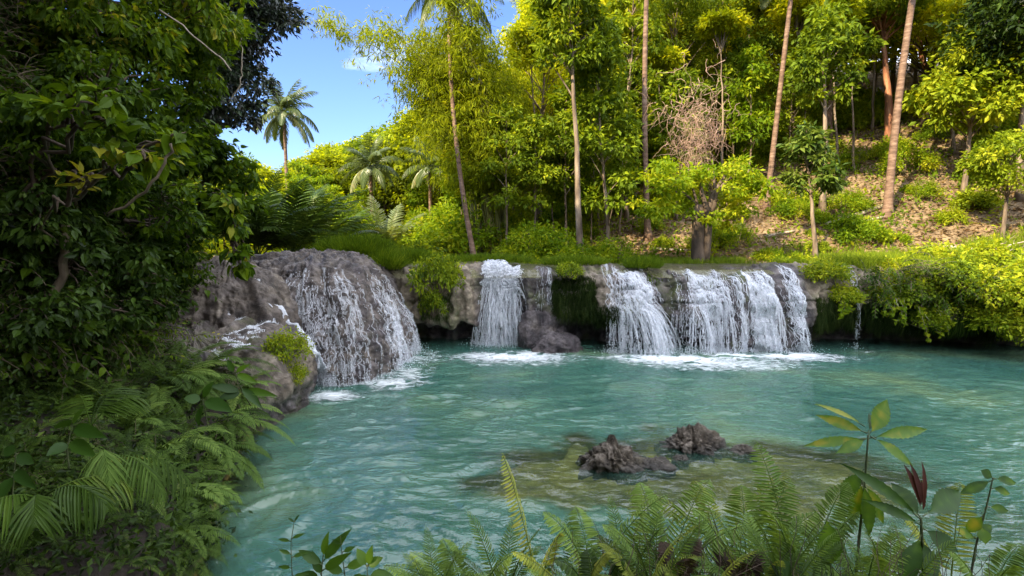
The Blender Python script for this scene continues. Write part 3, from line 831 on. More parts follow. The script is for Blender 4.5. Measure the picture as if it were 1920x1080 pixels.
def fall(name, label, specs, foam, seed, group=None, extra_drops=1500):
    """specs: dicts for run_water with density controls; foam: list of (cx, cy, rx, ry, strength)"""
    root = thing(name, label, 'waterfall', group=group)
    mb, db = MB(), MB()
    r = rs(seed)
    for sp in specs:
        sp = dict(sp); dens = sp.pop('rad', (.008, .018)); brk = sp.pop('brk', .35); brk0 = sp.pop('brk0', .0); sp_veil = sp.pop('veil', .55)
        P, K1, fz = run_water(**sp)
        n, K, _ = P.shape
        rad = r.uniform(dens[0], dens[1], (n, 1)) * r.uniform(.55, 1.35, (n, K))
        prog = np.concatenate([np.full(K1, brk0), np.linspace(.1, 1, K - K1) * brk + brk0 * 0])
        pat = .5 + .5 * noise(np.stack([np.arange(n)[:, None] * 1.7 + 0 * P[..., 0], np.arange(K)[None] * .45 + 0 * P[..., 0], 0 * P[..., 0]], -1), seed + 2)
        keep = (pat > prog[None])[:, :-1] & (P[:, :-1, 2] > -.02)
        rad = rad * np.where(np.concatenate([keep, keep[:, -1:]], 1), 1, .6)
        strand_mesh(mb, P, rad, keep)
        # thin merged veils between the strands
        sel = r.permutation(n)[:max(3, int(n * sp_veil))]
        wv = r.uniform(.012, .034, (len(sel), 1)) * (.6 + .8 * noise(np.stack([sel[:, None] * .9 + 0. * P[sel][..., 0], np.arange(K)[None] * .12 + 0. * P[sel][..., 0], 0. * P[sel][..., 0]], -1), seed + 5) ** 2 * 2)
        V_ = P[sel]; off_ = np.array([1.0, .25, 0]) * wv[..., None] + 0 * V_
        vv = np.stack([V_ - off_, V_ + off_], 2).reshape(-1, 3)
        kk = (pat[sel] > prog[None] * .8)[:, :-1]
        a_, b__ = np.nonzero(kk & (V_[:, :-1, 2] > .0)); bs = (a_ * K + b__) * 2
        mb.add(vv, [np.stack([bs, bs + 1, bs + 3, bs + 2], -1)], .5, mat=1)
        m_ = ~keep & (r.uniform(size=keep.shape) < .8)
        m_[:, :K1] &= (r.uniform(size=m_[:, :K1].shape) < .4)
        pp = P[:, :-1][m_]
        if len(pp):
            drops_mesh(db, pp + .02 * r.standard_normal(pp.shape), r.uniform(.006, .015, len(pp)))
        # splash droplets near the landing
        m = min(extra_drops, n * 6)
        e = P[r.integers(0, n, m), -1]
        a = r.uniform(0, 2 * math.pi, m); rr = np.abs(r.normal(0, .28, m))
        sp_ = e + np.stack([np.cos(a) * rr, np.sin(a) * rr * .8, np.abs(r.normal(0, .11, m)) * np.exp(-rr)], -1)
        drops_mesh(db, sp_, r.uniform(.005, .013, m))
    mb.build('water_strands', [M['white_water'], M['veil']], root)
    db.build('spray_droplets', M['spray'], root)['kind'] = 'stuff'
    fb = MB()
    for k, (cx, cy, rx, ry, stg) in enumerate(foam):
        nr, na = 40, 90
        a = np.linspace(0, 2 * math.pi, na, endpoint=False)[:, None]; q_ = np.linspace(0, 1, nr)[None]
        px_ = cx + 1.35 * rx * q_ * np.cos(a); py_ = cy - .15 + 1.25 * ry * q_ * np.sin(a)
        pp = np.stack([px_, py_, 0 * px_], -1)
        zz = .030 + .004 * k + (.05 * stg * (1 - q_) ** 1.5) * (.6 + .6 * fbm(pp * 4.0, 3, seed + k)) + .010 * fbm(pp * 9, 2, seed)
        fb.grid(np.stack([px_, py_, zz], -1), tint=(stg * (1 - q_) ** .8 + 0 * a), wrap=True)
    fb.build('foam', M['foam'], root, smooth=True)
    return root

def uX(x): return (np.asarray(x) - us[0]) / .035
# v index where the lip begins and where the rock turns under
def vlip(x): return np.full(len(x), float(np.argmax(LG[int(uX(x[0])), :, 1] < np.interp(x[0], LX, LY) + .35)))
def vskirt(x, frac=1.0):
    o = []
    for xx in x:
        g = LG[int(np.clip(uX(xx), 0, len(us) - 1))]
        v0 = int(np.argmax(g[:, 1] < np.interp(xx, LX, LY) + .35))
        m = v0 + int(np.argmin(g[v0:, 1] + .35 * np.abs(g[v0:, 2] - 1.2)))
        j = v0 + int(np.argmin(g[v0:v0 + 200, 1]))
        o.append(v0 + (j - v0) * frac)
    return np.array(o, float)

def spread_x(a, b, n, seed, clump=0.0):
    r = rs(seed); x = r.uniform(a, b, n * 3)
    if clump:
        w_ = .5 + .5 * noise(np.stack([x * clump, 0 * x, 0 * x], -1), seed)
        x = x[r.uniform(size=len(x)) < np.clip(w_ * 1.5 - .2, .02, 1)]
    return x[:n]

def ledge_spec(a, b, n, seed, clump=0, frac=1.0, late=0, **kw):
    x = spread_x(a, b, n, seed, clump)
    return dict(G=LG, Nn=LN, u0=uX(x), v0=vlip(x) - 4 + rs(seed + 900).uniform(0, 1, len(x)) ** 1.5 * late, v1=vskirt(x, frac), seed=seed, **kw)

fall('waterfall', 'narrow white waterfall pouring thickly straight down into a foaming patch, left of the hanging moss',
     [ledge_spec(-.88, .12, 230, 101, clump=2.5, frac=.7, wander=5, off=.03, speed=.9, freq=.35, brk=.62, brk0=.2, rad=(.006, .014), drift=0, side=(.08, 0)),
      ledge_spec(-.85, .10, 110, 102, clump=3, frac=.5, wander=7, off=.07, speed=1.2, freq=.5, brk=.65, brk0=.3, rad=(.005, .013))],
     [(-.05, 15.6, 1.55, .75, .95), (.25, 15.35, 2.0, 1.1, .55)], 11)
fall('waterfall_trickle', 'thin trickles dribbling down the dark wet rock right of the narrow fall',
     [ledge_spec(.75, 1.3, 20, 111, clump=4, frac=.8, wander=1.2, speed=.15, brk=.75, brk0=.45, rad=(.003, .006), veil=.05)], [(.9, 16.1, .7, .3, .5)], 12, extra_drops=120)
fall('waterfall', 'middle waterfall fanning right over a rounded tan lip onto a wide foam patch',
     [ledge_spec(3.35, 4.15, 170, 121, clump=2.0, frac=.95, late=45, drift=.40, wander=1.6, off=.012, speed=1.4, brk=.62, brk0=.36, rad=(.004, .010), side=(.95, 0), veil=.4),
      ledge_spec(3.0, 4.1, 60, 122, clump=5, frac=1, late=60, drift=.12, wander=1.2, veil=.1, speed=.7, brk=.8, brk0=.5, rad=(.004, .008), side=(.15, 0)),
      ledge_spec(2.9, 3.6, 26, 123, clump=5, frac=1, wander=2, speed=.3, brk=.85, brk0=.55, rad=(.003, .007))],
     [(4.7, 15.2, 1.9, .75, .9), (5.9, 14.6, 2.4, .9, .62), (4.0, 15.5, 1.6, .45, .6)], 13)
fall('waterfall_trickle', 'thin dripping threads under the dark wet bulge between the middle fall and the wide fall',
     [ledge_spec(4.9, 5.9, 34, 131, clump=4, frac=1, late=70, wander=1, speed=.3, brk=.7, brk0=.62, rad=(.003, .008), veil=.05)], [(5.6, 16.1, .8, .3, .4)], 14, extra_drops=150)
fall('waterfall', 'left half of the widest waterfall, a slanting white veil beside the dark wet bulge',
     [ledge_spec(5.45, 6.5, 170, 141, clump=1.8, frac=.95, late=40, drift=.26, wander=1.6, off=.012, speed=.9, brk=.6, brk0=.34, rad=(.004, .010), side=(.3, 0), veil=.4),
      ledge_spec(6.2, 7.4, 60, 142, clump=3.5, frac=1, late=30, drift=.06, wander=1.2, veil=.15, speed=.6, brk=.7, brk0=.42, rad=(.004, .009))],
     [(6.7, 15.7, 1.2, .45, .85), (6.3, 15.4, 1.7, .55, .45)], 15)
fall('waterfall', 'right half of the widest waterfall, splashing white over a sunlit tan rock shoulder',
     [ledge_spec(7.25, 8.75, 215, 151, clump=1.7, frac=.95, late=40, drift=.14, wander=2.0, off=.015, speed=1.0, brk=.6, brk0=.34, rad=(.004, .010), side=(.3, 0), veil=.4),
      ledge_spec(6.9, 7.9, 50, 152, clump=3.5, frac=1, late=30, drift=.10, wander=1.2, veil=.15, speed=.6, brk=.7, brk0=.42, rad=(.004, .009))],
     [(8.3, 15.65, 1.35, .55, .95), (8.5, 15.3, 1.7, .6, .5)], 16)
fall('waterfall_trickle', 'single thin drip falling from the orange sunlit rock among the plants at the right',
     [ledge_spec(10.75, 11.0, 8, 161, frac=1, wander=2, speed=.2, brk=.8, rad=(.004, .008))], [(10.9, 16.2, .35, .18, .4)], 17, extra_drops=60)

# water all over the dome
def dome_spec(a0, a1, n, seed, v0=60, v1=200, clump=6, G=None, Nn=None, c=None, **kw):
    r = rs(seed); nu = DG.shape[0]
    th = spread_x(math.radians(a0), math.radians(a1), n, seed, clump)
    n = len(th)
    return dict(G=DG, Nn=DN, u0=(th + math.pi) / (2 * math.pi) * nu, v0=r.uniform(v0, v0 + 60, n), v1=np.full(n, float(v1)) - r.uniform(0, 14, n), seed=seed, wrap=True, **kw)
fall('waterfall', 'broad film of white rivulets running down the big rounded dome',
     [dome_spec(-95, 12, 230, 171, clump=4.5, v0=80, v1=196, wander=1.2, off=.004, speed=.35, brk=.55, brk0=.56, rad=(.003, .006), veil=.7),
      dome_spec(-48, 8, 110, 172, clump=6, v0=110, v1=188, wander=1.5, off=.008, speed=.8, brk=.6, brk0=.45, rad=(.004, .008), veil=.7)],
     [(-3.0, 12.7, .9, .7, .72), (-2.75, 13.6, .8, 1.2, .5), (-2.6, 15.4, .9, 1.2, .42)], 18)

def bvh_of(names):
    vs, fs, off = [], [], 0
    for nme in names:
        me = bpy.data.objects[nme].data
        a = np.empty(len(me.vertices) * 3); me.vertices.foreach_get('co', a)
        b = np.empty(len(me.loops), np.int32); me.loops.foreach_get('vertex_index', b)
        vs.append(a.reshape(-1, 3)); fs.append(b.reshape(-1, 4) + off); off += len(vs[-1])
    return BVHTree.FromPolygons(np.concatenate(vs).tolist(), np.concatenate(fs).tolist())
BV = bvh_of(['ground', 'rock_ledge', 'flowstone_dome', 'rock_mound', 'rock_shelf'])

def hit(px, py, far=400):
    d = Vector(ray(px, py)).normalized()
    loc, nrm, i, dist = BV.ray_cast(Vector(EYE), d, far)
    return (np.array(loc), np.array(nrm)) if loc is not None else (None, None)

def drop_to(x, y, z0=60.0):
    loc, nrm, i, dist = BV.ray_cast(Vector((x, y, z0)), Vector((0, 0, -1)))
    return np.array(loc) if loc is not None else np.array([x, y, float(H(x, y))])

def rivulet(name, label, pts, width, n, seed, foam, rad=(.006, .014), brk=.35, to_pool=False):
    root = thing(name, label, 'waterfall')
    K = 90
    way = []
    for (px, py) in pts:
        h_, n_ = hit(px, py)
        way.append(h_ if h_ is not None else at_y(px, py, 12))
    line = resample(np.array(way), K)
    r = rs(seed)
    tgt = unit(np.gradient(line, axis=0)); side = unit(np.cross(tgt, np.array([0, 0, 1.0])))
    o = r.uniform(-1, 1, n)
    t = np.arange(K)[None]
    wob = noise(np.stack([r.uniform(0, 90, n)[:, None] + 0 * t, t * .18 + 0 * o[:, None], 0 * t + 0 * o[:, None]], -1), seed)
    wd = np.interp(np.linspace(0, 1, K), np.linspace(0, 1, len(width)), width)[None]
    P = line[None] + ((o[:, None] + .35 * wob) * wd)[..., None] * side[None]
    for i in range(n):
        for k in range(0, K):
            loc, nn, _, _ = BV.ray_cast(Vector(P[i, k] + np.array([0, -.15, .5])), Vector((0, .05, -1)), 1.2)
            if loc is not None and not (to_pool and k > K * .4 and loc[2] < P[i, k, 2] - .2):
                P[i, k, 2] = max(loc[2], P[i, k, 2] - .25) + .012
    P[..., 2] += .012 * np.abs(wob) + .004 * r.standard_normal(P.shape[:2])
    pat = .5 + .5 * noise(np.stack([np.arange(n)[:, None] * 1.3 + 0. * t, t * .4 + 0. * o[:, None], 0. * t + 0. * o[:, None]], -1), seed + 2)
    keep = (pat > brk)[:, :-1]
    mb, db = MB(), MB()
    strand_mesh(mb, P, r.uniform(rad[0], rad[1], (n, K)), keep)
    pp = P[:, :-1][~keep & (r.uniform(size=keep.shape) < .3)]
    drops_mesh(db, pp + .015 * r.standard_normal(pp.shape), r.uniform(.004, .010, len(pp)))
    mb.build('water_strands', M['white_water'], root); db.build('spray_droplets', M['spray'], root)['kind'] = 'stuff'
    if foam:
        fb = MB()
        for (cx, cy, rx, ry, stg) in foam:
            a = np.linspace(0, 2 * math.pi, 60, endpoint=False)[:, None]; q_ = np.linspace(0, 1, 30)[None]
            px_ = cx + rx * q_ * np.cos(a); py_ = cy + ry * q_ * np.sin(a)
            fb.grid(np.stack([px_, py_, .035 + .05 * (1 - q_) + 0 * px_], -1), tint=(stg * (1 - q_) ** .8 + 0 * a), wrap=True)
        fb.build('foam', M['foam'], root, smooth=True)
    return root
rivulet('waterfall', 'small steep white chute squeezed between the mossy shelf edge and the dome',
        [(478, 520), (505, 560), (540, 595), (568, 630), (585, 660), (600, 700), (612, 742)], [.05, .06, .08, .10, .14, .18, .24], 120, 201, [(-4.0, 11.5, .95, .6, .72)], rad=(.007, .015), to_pool=True)
rivulet('waterfall_trickle', 'short white trickle spilling down the face of the smaller grey mound',
        [(418, 520), (424, 545), (430, 562), (440, 582), (450, 600)], [.05, .10, .14, .2], 40, 202, None, rad=(.005, .012), brk=.45)

rivulet('waterfall_trickle', 'thin water film with white highlights painted over the pale shelf below the smaller grey mound',
        [(520, 592), (480, 612), (450, 632), (430, 655), (440, 680)], [.05, .22, .34, .30, .2], 80, 203, None, rad=(.004, .009), brk=.55)  # white strands stand for the highlights of the wet shelf

# ------------------------------------------------------------------ plant kinds (meshes shared by their twins)
def rand_dirs(r, n, up=0.0):
    d = r.standard_normal((n, 3)); d[:, 2] += up
    return unit(d)

def clump_leaves(mb, r, centres, radii, per, L, W, tmpl, flat=.6, droop=.35, tint=(.5, .16)):
    centres = np.asarray(centres); n = len(centres)
    ct = r.normal(0, tint[1] * .9, n)
    idx = np.repeat(np.arange(n), per)
    m = len(idx)
    o = unit(r.standard_normal((m, 3))) * (r.uniform(0, 1, m) ** .5)[:, None]
    o[:, 2] *= flat
    pos = centres[idx] + o * np.asarray(radii)[idx][:, None]
    d = unit(o + .45 * r.standard_normal((m, 3)) + np.array([0, 0, -droop]))
    nn = unit(r.standard_normal((m, 3)) * .55 + np.array([0, 0, 1.0]))
    sz = r.uniform(.5, 1.4, m) * np.repeat(r.uniform(.8, 1.25, n), per)
    mb.leaves(pos, d, nn, L * sz, W * sz * r.uniform(.75, 1.2, m), tmpl, np.clip(tint[0] + ct[idx] + r.normal(0, tint[1], m), 0.02, .98))

def tree_meshes(seed, h, base, rad, nclump, per, cr, L, W, leaf, bark, tr=.14, lean=0.0, tint=.5, tmpl=KITE, crown_shape='dome', flat=.6, forks=1):
    r = rs(seed)
    tb, cb = MB(), MB()
    k = 14; t = np.linspace(0, 1, k)
    wobx = np.cumsum(r.normal(0, .018 * h / k * 3, k)); woby = np.cumsum(r.normal(0, .018 * h / k * 3, k))
    trunk = np.stack([lean * h * t ** 1.4 + wobx, woby, h * .93 * t], -1)
    tb.tube(trunk, tr * (1 - .80 * t) * (1 + .5 * np.exp(-t * 22)), 9)
    cs, rr = [], []
    for i in range(nclump):
        zf = r.uniform(0, 1) ** (.8 if crown_shape == 'dome' else 1)
        z = base + (h - base) * zf
        if crown_shape == 'dome': env = math.sqrt(max(0.05, 1 - (max(0, zf - .25) / .78) ** 2)) * min(1, .55 + zf * 1.6)
        elif crown_shape == 'tall': env = (.45 + .55 * math.sin(zf * math.pi * .9 + .2)) * (1 - .35 * zf)
        else: env = 1 - .75 * zf
        a = r.uniform(0, 2 * math.pi); q = r.uniform(.35, 1.0) ** .6 * rad * env
        ax = trunk[min(k - 1, int(z / h * (k - 1)))]
        c = np.array([ax[0] + q * math.cos(a), ax[1] + q * math.sin(a), z])
        cs.append(c); rr.append(cr * r.uniform(.6, 1.3))
        if i % 2 == 0:
            zz = max(base * .75, z - q * r.uniform(.4, .9)); j = min(k - 2, int(zz / (h * .93) * (k - 1)))
            p0 = trunk[j]
            tb.tube(curve_pts(p0, c, sag=-.08 * q, k=5), np.linspace(tr * .28, .012, 5), 4, cap=False)
    clump_leaves(cb, r, cs, rr, per, L, W, tmpl, flat=flat, tint=(tint, .15))
    return [('trunk', tb.mesh('trunk', bark, True)), ('crown', cb.mesh('crown', leaf))]

def bush_mesh(seed, rad, h, n, L, W, leaf, tint=.5, tmpl=KITE, clumps=26, stems=True):
    r = rs(seed); cb, sb = MB(), MB()
    a = r.uniform(0, 2 * math.pi, clumps); q = rad * r.uniform(0, 1, clumps) ** .5; z = h * (.25 + .65 * (1 - (q / rad) ** 2)) * r.uniform(.55, 1.05, clumps)
    cs = np.stack([q * np.cos(a), q * np.sin(a), z], -1)
    clump_leaves(cb, r, cs, np.full(clumps, rad * .34), max(1, n // clumps), L, W, tmpl, flat=.8, droop=.2, tint=(tint, .16))
    for c in cs[::2]:
        sb.tube(curve_pts((0, 0, -.15), c, k=4), np.linspace(.03, .008, 4) * max(.6, h), 4, cap=False)
    return [('stems', sb.mesh('stems', M['twig'])), ('leaves', cb.mesh('leaves', leaf))]

def frond_into(mb, sb, base, dirv, length, npair, pl, pw, arch=.5, r=None, tint=.5, tmpl=BLADE, hang=.3, ang=.95, taper=.55, start=.12, vshape=.25, rr=.012, roll=0.0):
    """a pinnate frond: rachis bending under its weight, with leaflets in two ranks"""
    K = npair + 1
    d = unit(np.array(dirv, float)); p = np.array(base, float)
    pts, tgs = [p.copy()], [d.copy()]
    st = length / K
    for i in range(K):
        g = arch * (.35 + 1.5 * (i / K)) / K
        d = unit(d + np.array([0, 0, -g * 1.6]))
        p = p + d * st; pts.append(p.copy()); tgs.append(d.copy())
    pts, tgs = np.array(pts), np.array(tgs)
    sb.tube(pts[::max(1, K // 10)], np.linspace(rr, rr * .25, len(pts[::max(1, K // 10)])), 4, tint=tint, cap=False)
    hz = unit(np.cross(tgs, np.array([0, 0, 1.0]) + 1e-3))
    up = np.cross(hz, tgs)
    if roll:
        hz2 = hz * math.cos(roll) + up * math.sin(roll); up = up * math.cos(roll) - hz * math.sin(roll); hz = hz2
    t = np.linspace(0, 1, len(pts))
    use = t > start
    P, T, S, U, t = pts[use], tgs[use], hz[use], up[use], (t[use] - start) / (1 - start)
    prof = np.clip(np.sin(np.clip(.22 + t * .80, 0, 1) * math.pi) ** taper, .08, 1)
    for sg in (-1, 1):
        n = len(P)
        a = ang * (1 - .45 * t) + r.normal(0, .05, n)
        dd = S * (sg * np.sin(a))[:, None] + T * np.cos(a)[:, None] + U * vshape + np.array([0, 0, -1]) * (hang * r.uniform(.7, 1.3, n))[:, None]
        mb.leaves(P + T * (st * .5 * (sg > 0)), dd, U, pl * prof * r.uniform(.9, 1.08, n), pw * (.55 + .45 * prof), tmpl, np.clip(tint + r.normal(0, .07, n), 0, 1))

def fern_meshes(seed, n, length, npair, pl, pw, leaf, arch=.8, elev=(.3, 1.1), tint=.5, az=(0, 2 * math.pi), tmpl=LANCE, vary=.2):
    """each frond a part of its own"""
    r = rs(seed); out = []
    for i in range(n):
        a = az[0] + (az[1] - az[0]) * (i + r.uniform(.1, .9)) / n; e = r.uniform(*elev)
        mb = MB()
        frond_into(mb, mb, (0, 0, 0), (math.cos(a) * math.cos(e), math.sin(a) * math.cos(e), math.sin(e)), length * r.uniform(1 - vary, 1 + vary), npair, pl, pw, arch=arch, r=r,
                   tint=np.clip(tint + r.normal(0, .12), 0, 1), tmpl=tmpl, hang=.12, ang=1.25, start=.1, rr=.006)
        out.append(('frond', mb.mesh('frond', leaf)))
    return out

PALM_FRONDS = []
def palm_frond_mesh(seed, length, npair, pl, pw, arch, e, tint, leaf='leaf_palm', hang=.55):
    r = rs(seed); mb = MB()
    frond_into(mb, mb, (0, 0, 0), (math.cos(e), 0, math.sin(e)), length, npair, pl, pw, arch=arch, r=r, tint=tint, hang=hang, ang=1.0, start=.14, vshape=.15, rr=.035)
    return mb.mesh('frond', M[leaf])
for i, e in enumerate([1.25, .95, .65, .35, .0, -.35]):
    PALM_FRONDS.append(palm_frond_mesh(300 + i, 4.3, 62, 1.0, .075, .75 + .1 * i, e, .55 - .07 * (i < 2) + .22 * (i > 4)))

def coconut_palm(label, base, top, seed, rt=.17, sc=1.0, n=22, group=None, flare=True, sag=0.0):
    base, top = np.array(base, float), np.array(top, float)
    root = thing('coconut_palm', label, 'palm tree', base, group=group)
    k = 40; t = np.linspace(0, 1, k)
    pts = curve_pts((0, 0, -.2), top - base, k=k, bow=(sag, 0, 0))
    rad = rt * (1 - .35 * t) * (1 + .9 * np.exp(-t * 28) * flare) * (1 + .035 * np.sin(np.arange(k) * 2.4))
    MB().tube(pts, rad, 12).build('trunk', M['palm_bark'], root, True)
    r = rs(seed)
    mb = MB()
    for i in range(9):
        a = r.uniform(0, 6.28)
        mb.tube(curve_pts((0, 0, 0), (math.cos(a) * .28, math.sin(a) * .28, -.35), k=3), [.05, .13, .04], 6)
    c = mb.build('coconuts', M['stem_green'], root, True); c.location = top - base
    for i in range(n):
        lv = int(np.clip(i / n * 6, 0, 5))
        f = obj('frond', PALM_FRONDS[lv], root, top - base)
        f.rotation_euler = (r.uniform(-.2, .2), r.uniform(-.15, .15), i * 2.39996 + r.uniform(-.2, .2)); s = sc * r.uniform(.85, 1.1); f.scale = (s, s, s)
    return root

# ------------------------------------------------------------------ coconut palms that can be told apart
def g_at(px, py):
    h_, n_ = hit(px, py)
    return h_
def ground_at_y(px, y):
    x = at_y(px, 440, y)[0]
    return np.array([x, y, float(H(x, y))])

b = ground_at_y(893, 23.5); coconut_palm('very tall thin coconut palm curving up in front of the bamboo', b, at_y(842, -22, 23.5 + 1.5), 1, rt=.115, sag=-.35, sc=.66)
b = ground_at_y(1216, 26); coconut_palm('tall straight reddish palm trunk between the slender trees and the dried tangle', b, at_y(1222, -190, 27), 2, rt=.145, sag=-.25)
b = ground_at_y(1434, 27); coconut_palm('palm trunk leaning right, standing behind and right of the stout forked tree', b, at_y(1500, -150, 28), 3, rt=.14, sag=.0)
b = ground_at_y(1661, 24.5); coconut_palm('thick grey palm trunk leaning right at the foot of the slope, above the right bank', b, at_y(1740, -170, 25.5), 4, rt=.175, sag=-.2)
b = ground_at_y(543, 42); coconut_palm('coconut palm with a full crown against the blue sky above the dome', b, at_y(532, 212, 42), 5, rt=.16, sc=.74, n=30)
b = ground_at_y(700, 38); coconut_palm('small sunlit coconut palm low among the bushes beneath the skyline', b, at_y(694, 312, 38), 6, rt=.15, sc=.62)
b = ground_at_y(808, 38); coconut_palm('coconut palm half sunk in foliage behind the bamboo stems', b, at_y(806, 312, 38), 7, rt=.15, sc=.60)
b = ground_at_y(1030, 44); coconut_palm('coconut palm whose fronds show above the forest against the pale cloud', b, at_y(1020, 48, 46), 8, rt=.18, sc=.85)
b = ground_at_y(1545, 33); coconut_palm('thinner palm trunk rising behind the dark leafy sapling on the right slope', b, at_y(1556, -120, 33), 9, rt=.17)

# young palms at the stream head
def clump_palm(label, loc, seed, n, length, e=(.7, 1.35), leaf='leaf_palm', pl=.55, pw=.05, tint=.35, az=(0, 6.28), arch=.75, npair=34, name='young_palm'):
    r = rs(seed); root = thing(name, label, 'palm', loc)
    for i in range(n):
        a = az[0] + (az[1] - az[0]) * (i + r.uniform(.1, .9)) / n; el = r.uniform(*e); mb = MB()
        frond_into(mb, mb, (0, 0, 0), (math.cos(a) * math.cos(el), math.sin(a) * math.cos(el), math.sin(el)), length * r.uniform(.8, 1.15), npair, pl, pw, arch=arch, r=r, tint=tint + r.normal(0, .08),
                   hang=.35, ang=1.0, start=.2, rr=.022)
        mb.build('frond', M[leaf], root)
    return root
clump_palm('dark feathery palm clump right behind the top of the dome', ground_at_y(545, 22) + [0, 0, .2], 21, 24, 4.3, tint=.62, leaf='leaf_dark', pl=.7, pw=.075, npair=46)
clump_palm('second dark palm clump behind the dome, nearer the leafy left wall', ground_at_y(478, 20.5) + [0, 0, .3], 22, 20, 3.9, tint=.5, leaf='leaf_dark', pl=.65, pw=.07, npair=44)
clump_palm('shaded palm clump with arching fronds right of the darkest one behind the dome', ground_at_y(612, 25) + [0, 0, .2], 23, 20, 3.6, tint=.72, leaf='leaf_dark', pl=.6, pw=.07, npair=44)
clump_palm('bright young palm with broad upright fronds in the sun left of the bamboo', ground_at_y(722, 29), 24, 11, 3.4, tint=.72, e=(.9, 1.4), pl=.7, pw=.08)

# ------------------------------------------------------------------ bamboo
def bamboo(label, loc, aim, seed, n, hgt, spread=1.0, leafn=150, tint=.5):
    r = rs(seed); root = thing('bamboo', label, 'bamboo', loc)
    cb, lb = MB(), MB(); aim = np.array(aim, float)
    for i in range(n):
        b0 = np.array([r.normal(0, .45), r.normal(0, .4), 0]); b0[2] = 0
        h = hgt * r.uniform(.7, 1.08)
        a = aim * r.uniform(.25, 1.15) + np.array([r.normal(0, .16), r.normal(0, .18)]) * spread
        k = 22; t = np.linspace(0, 1, k)
        pts = b0 + np.stack([a[0] * h * t ** 1.9, a[1] * h * t ** 1.9, h * (t - .22 * t ** 3.2 * (.4 + abs(a[0])))], -1)
        cb.tube(pts, .062 * (1 - .88 * t), 6, cap=False)
        m = int(leafn * r.uniform(.7, 1.3))
        # branchlets with drooping leaf tufts
        tt = r.uniform(.26, 1.0, m) ** .8
        base = np.stack([np.interp(tt, t, pts[:, c]) for c in range(3)], -1)
        o = r.standard_normal((m, 3)) * np.array([.62, .62, .40]) * (.5 + .8 * np.minimum(1, (1.1 - tt) * 2))[:, None]
        o[:, 2] -= .12
        cs = base + o
        for j in range(0, m, 3):
            cb.tube(curve_pts(base[j], cs[j], sag=.05, k=4), [.012, .009, .006, .004], 3, cap=False)
        clump_leaves(lb, r, cs, np.full(m, .30), 15, .26, .045, KITE, flat=.7, droop=.75, tint=(tint, .14))
    cb.build('culms', M['culm'], root, True)
    lb.build('foliage', M['leaf_bamboo'], root)
    return root
bamboo('huge feathery bamboo clump arching left over the stream', ground_at_y(925, 26), (-.31, .02), 31, 30, 12.9, leafn=150, tint=.42, spread=.7)
bamboo('more upright bamboo growing right behind the arching clump', ground_at_y(985, 32), (-.12, .0), 32, 11, 10.6, leafn=90, tint=.5)
bamboo('wispy pale bamboo leaning out at the left of the arching clump', ground_at_y(905, 29), (-.24, .0), 33, 5, 12.5, leafn=70, tint=.55, spread=.6)

# ------------------------------------------------------------------ forest
TV = [tree_meshes(401, 13, 4.5, 3.0, 120, 200, .80, .17, .078, M['leaf_canopy'], M['bark_grey'], .15, .03),
      tree_meshes(402, 15, 5.0, 2.6, 120, 200, .75, .165, .076, M['leaf_canopy'], M['bark_grey'], .14, -.03, crown_shape='tall'),
      tree_meshes(403, 11, 2.6, 3.0, 110, 190, .75, .165, .076, M['leaf_green'], M['bark_grey'], .13, .02),
      tree_meshes(404, 16, 5.5, 2.2, 110, 190, .72, .165, .075, M['leaf_green'], M['bark_grey'], .13, .0, crown_shape='tall'),
      tree_meshes(405, 12, 3.0, 3.4, 130, 195, .80, .165, .076, M['leaf_canopy'], M['bark_dark'], .16, -.02, tint=.6)]
SV = [tree_meshes(411, 8, 3.2, 1.3, 34, 90, .62, .26, .13, M['leaf_green'], M['bark_grey'], .07, .02, crown_shape='tall'),
      tree_meshes(412, 7, 2.8, 1.1, 30, 90, .55, .24, .12, M['leaf_yellow'], M['bark_grey'], .06, -.02, crown_shape='tall')]
FV = [tree_meshes(421, 12, 2, 4.2, 120, 80, 1.3, .42, .26, M['leaf_canopy'], M['bark_dark'], .2, 0, tint=.18),
      tree_meshes(422, 11, 1.5, 4.0, 120, 80, 1.3, .42, .26, M['leaf_green'], M['bark_dark'], .2, 0, tint=.55)]
BV_ = [bush_mesh(431, 1.3, 1.6, 2600, .17, .09, M['leaf_yellow']), bush_mesh(432, 1.0, 1.1, 2200, .16, .085, M['leaf_green'], tint=.6),
       bush_mesh(433, 1.5, 2.2, 3000, .18, .085, M['leaf_yellow'], tint=.6), bush_mesh(434, .8, .8, 1500, .15, .08, M['leaf_yellow'], tint=.65)]

r = rs(2024)
def place(name, label, cat, x, y, parts, rr_, group, smin=.85, smax=1.15, sink=.15):
    z = float(H(x, y)) - sink
    s = rr_.uniform(smin, smax)
    return plant(name, label, cat, (x, y, z), parts, rz=rr_.uniform(0, 6.28), sc=(s, s, s * rr_.uniform(.9, 1.12)), group=group)

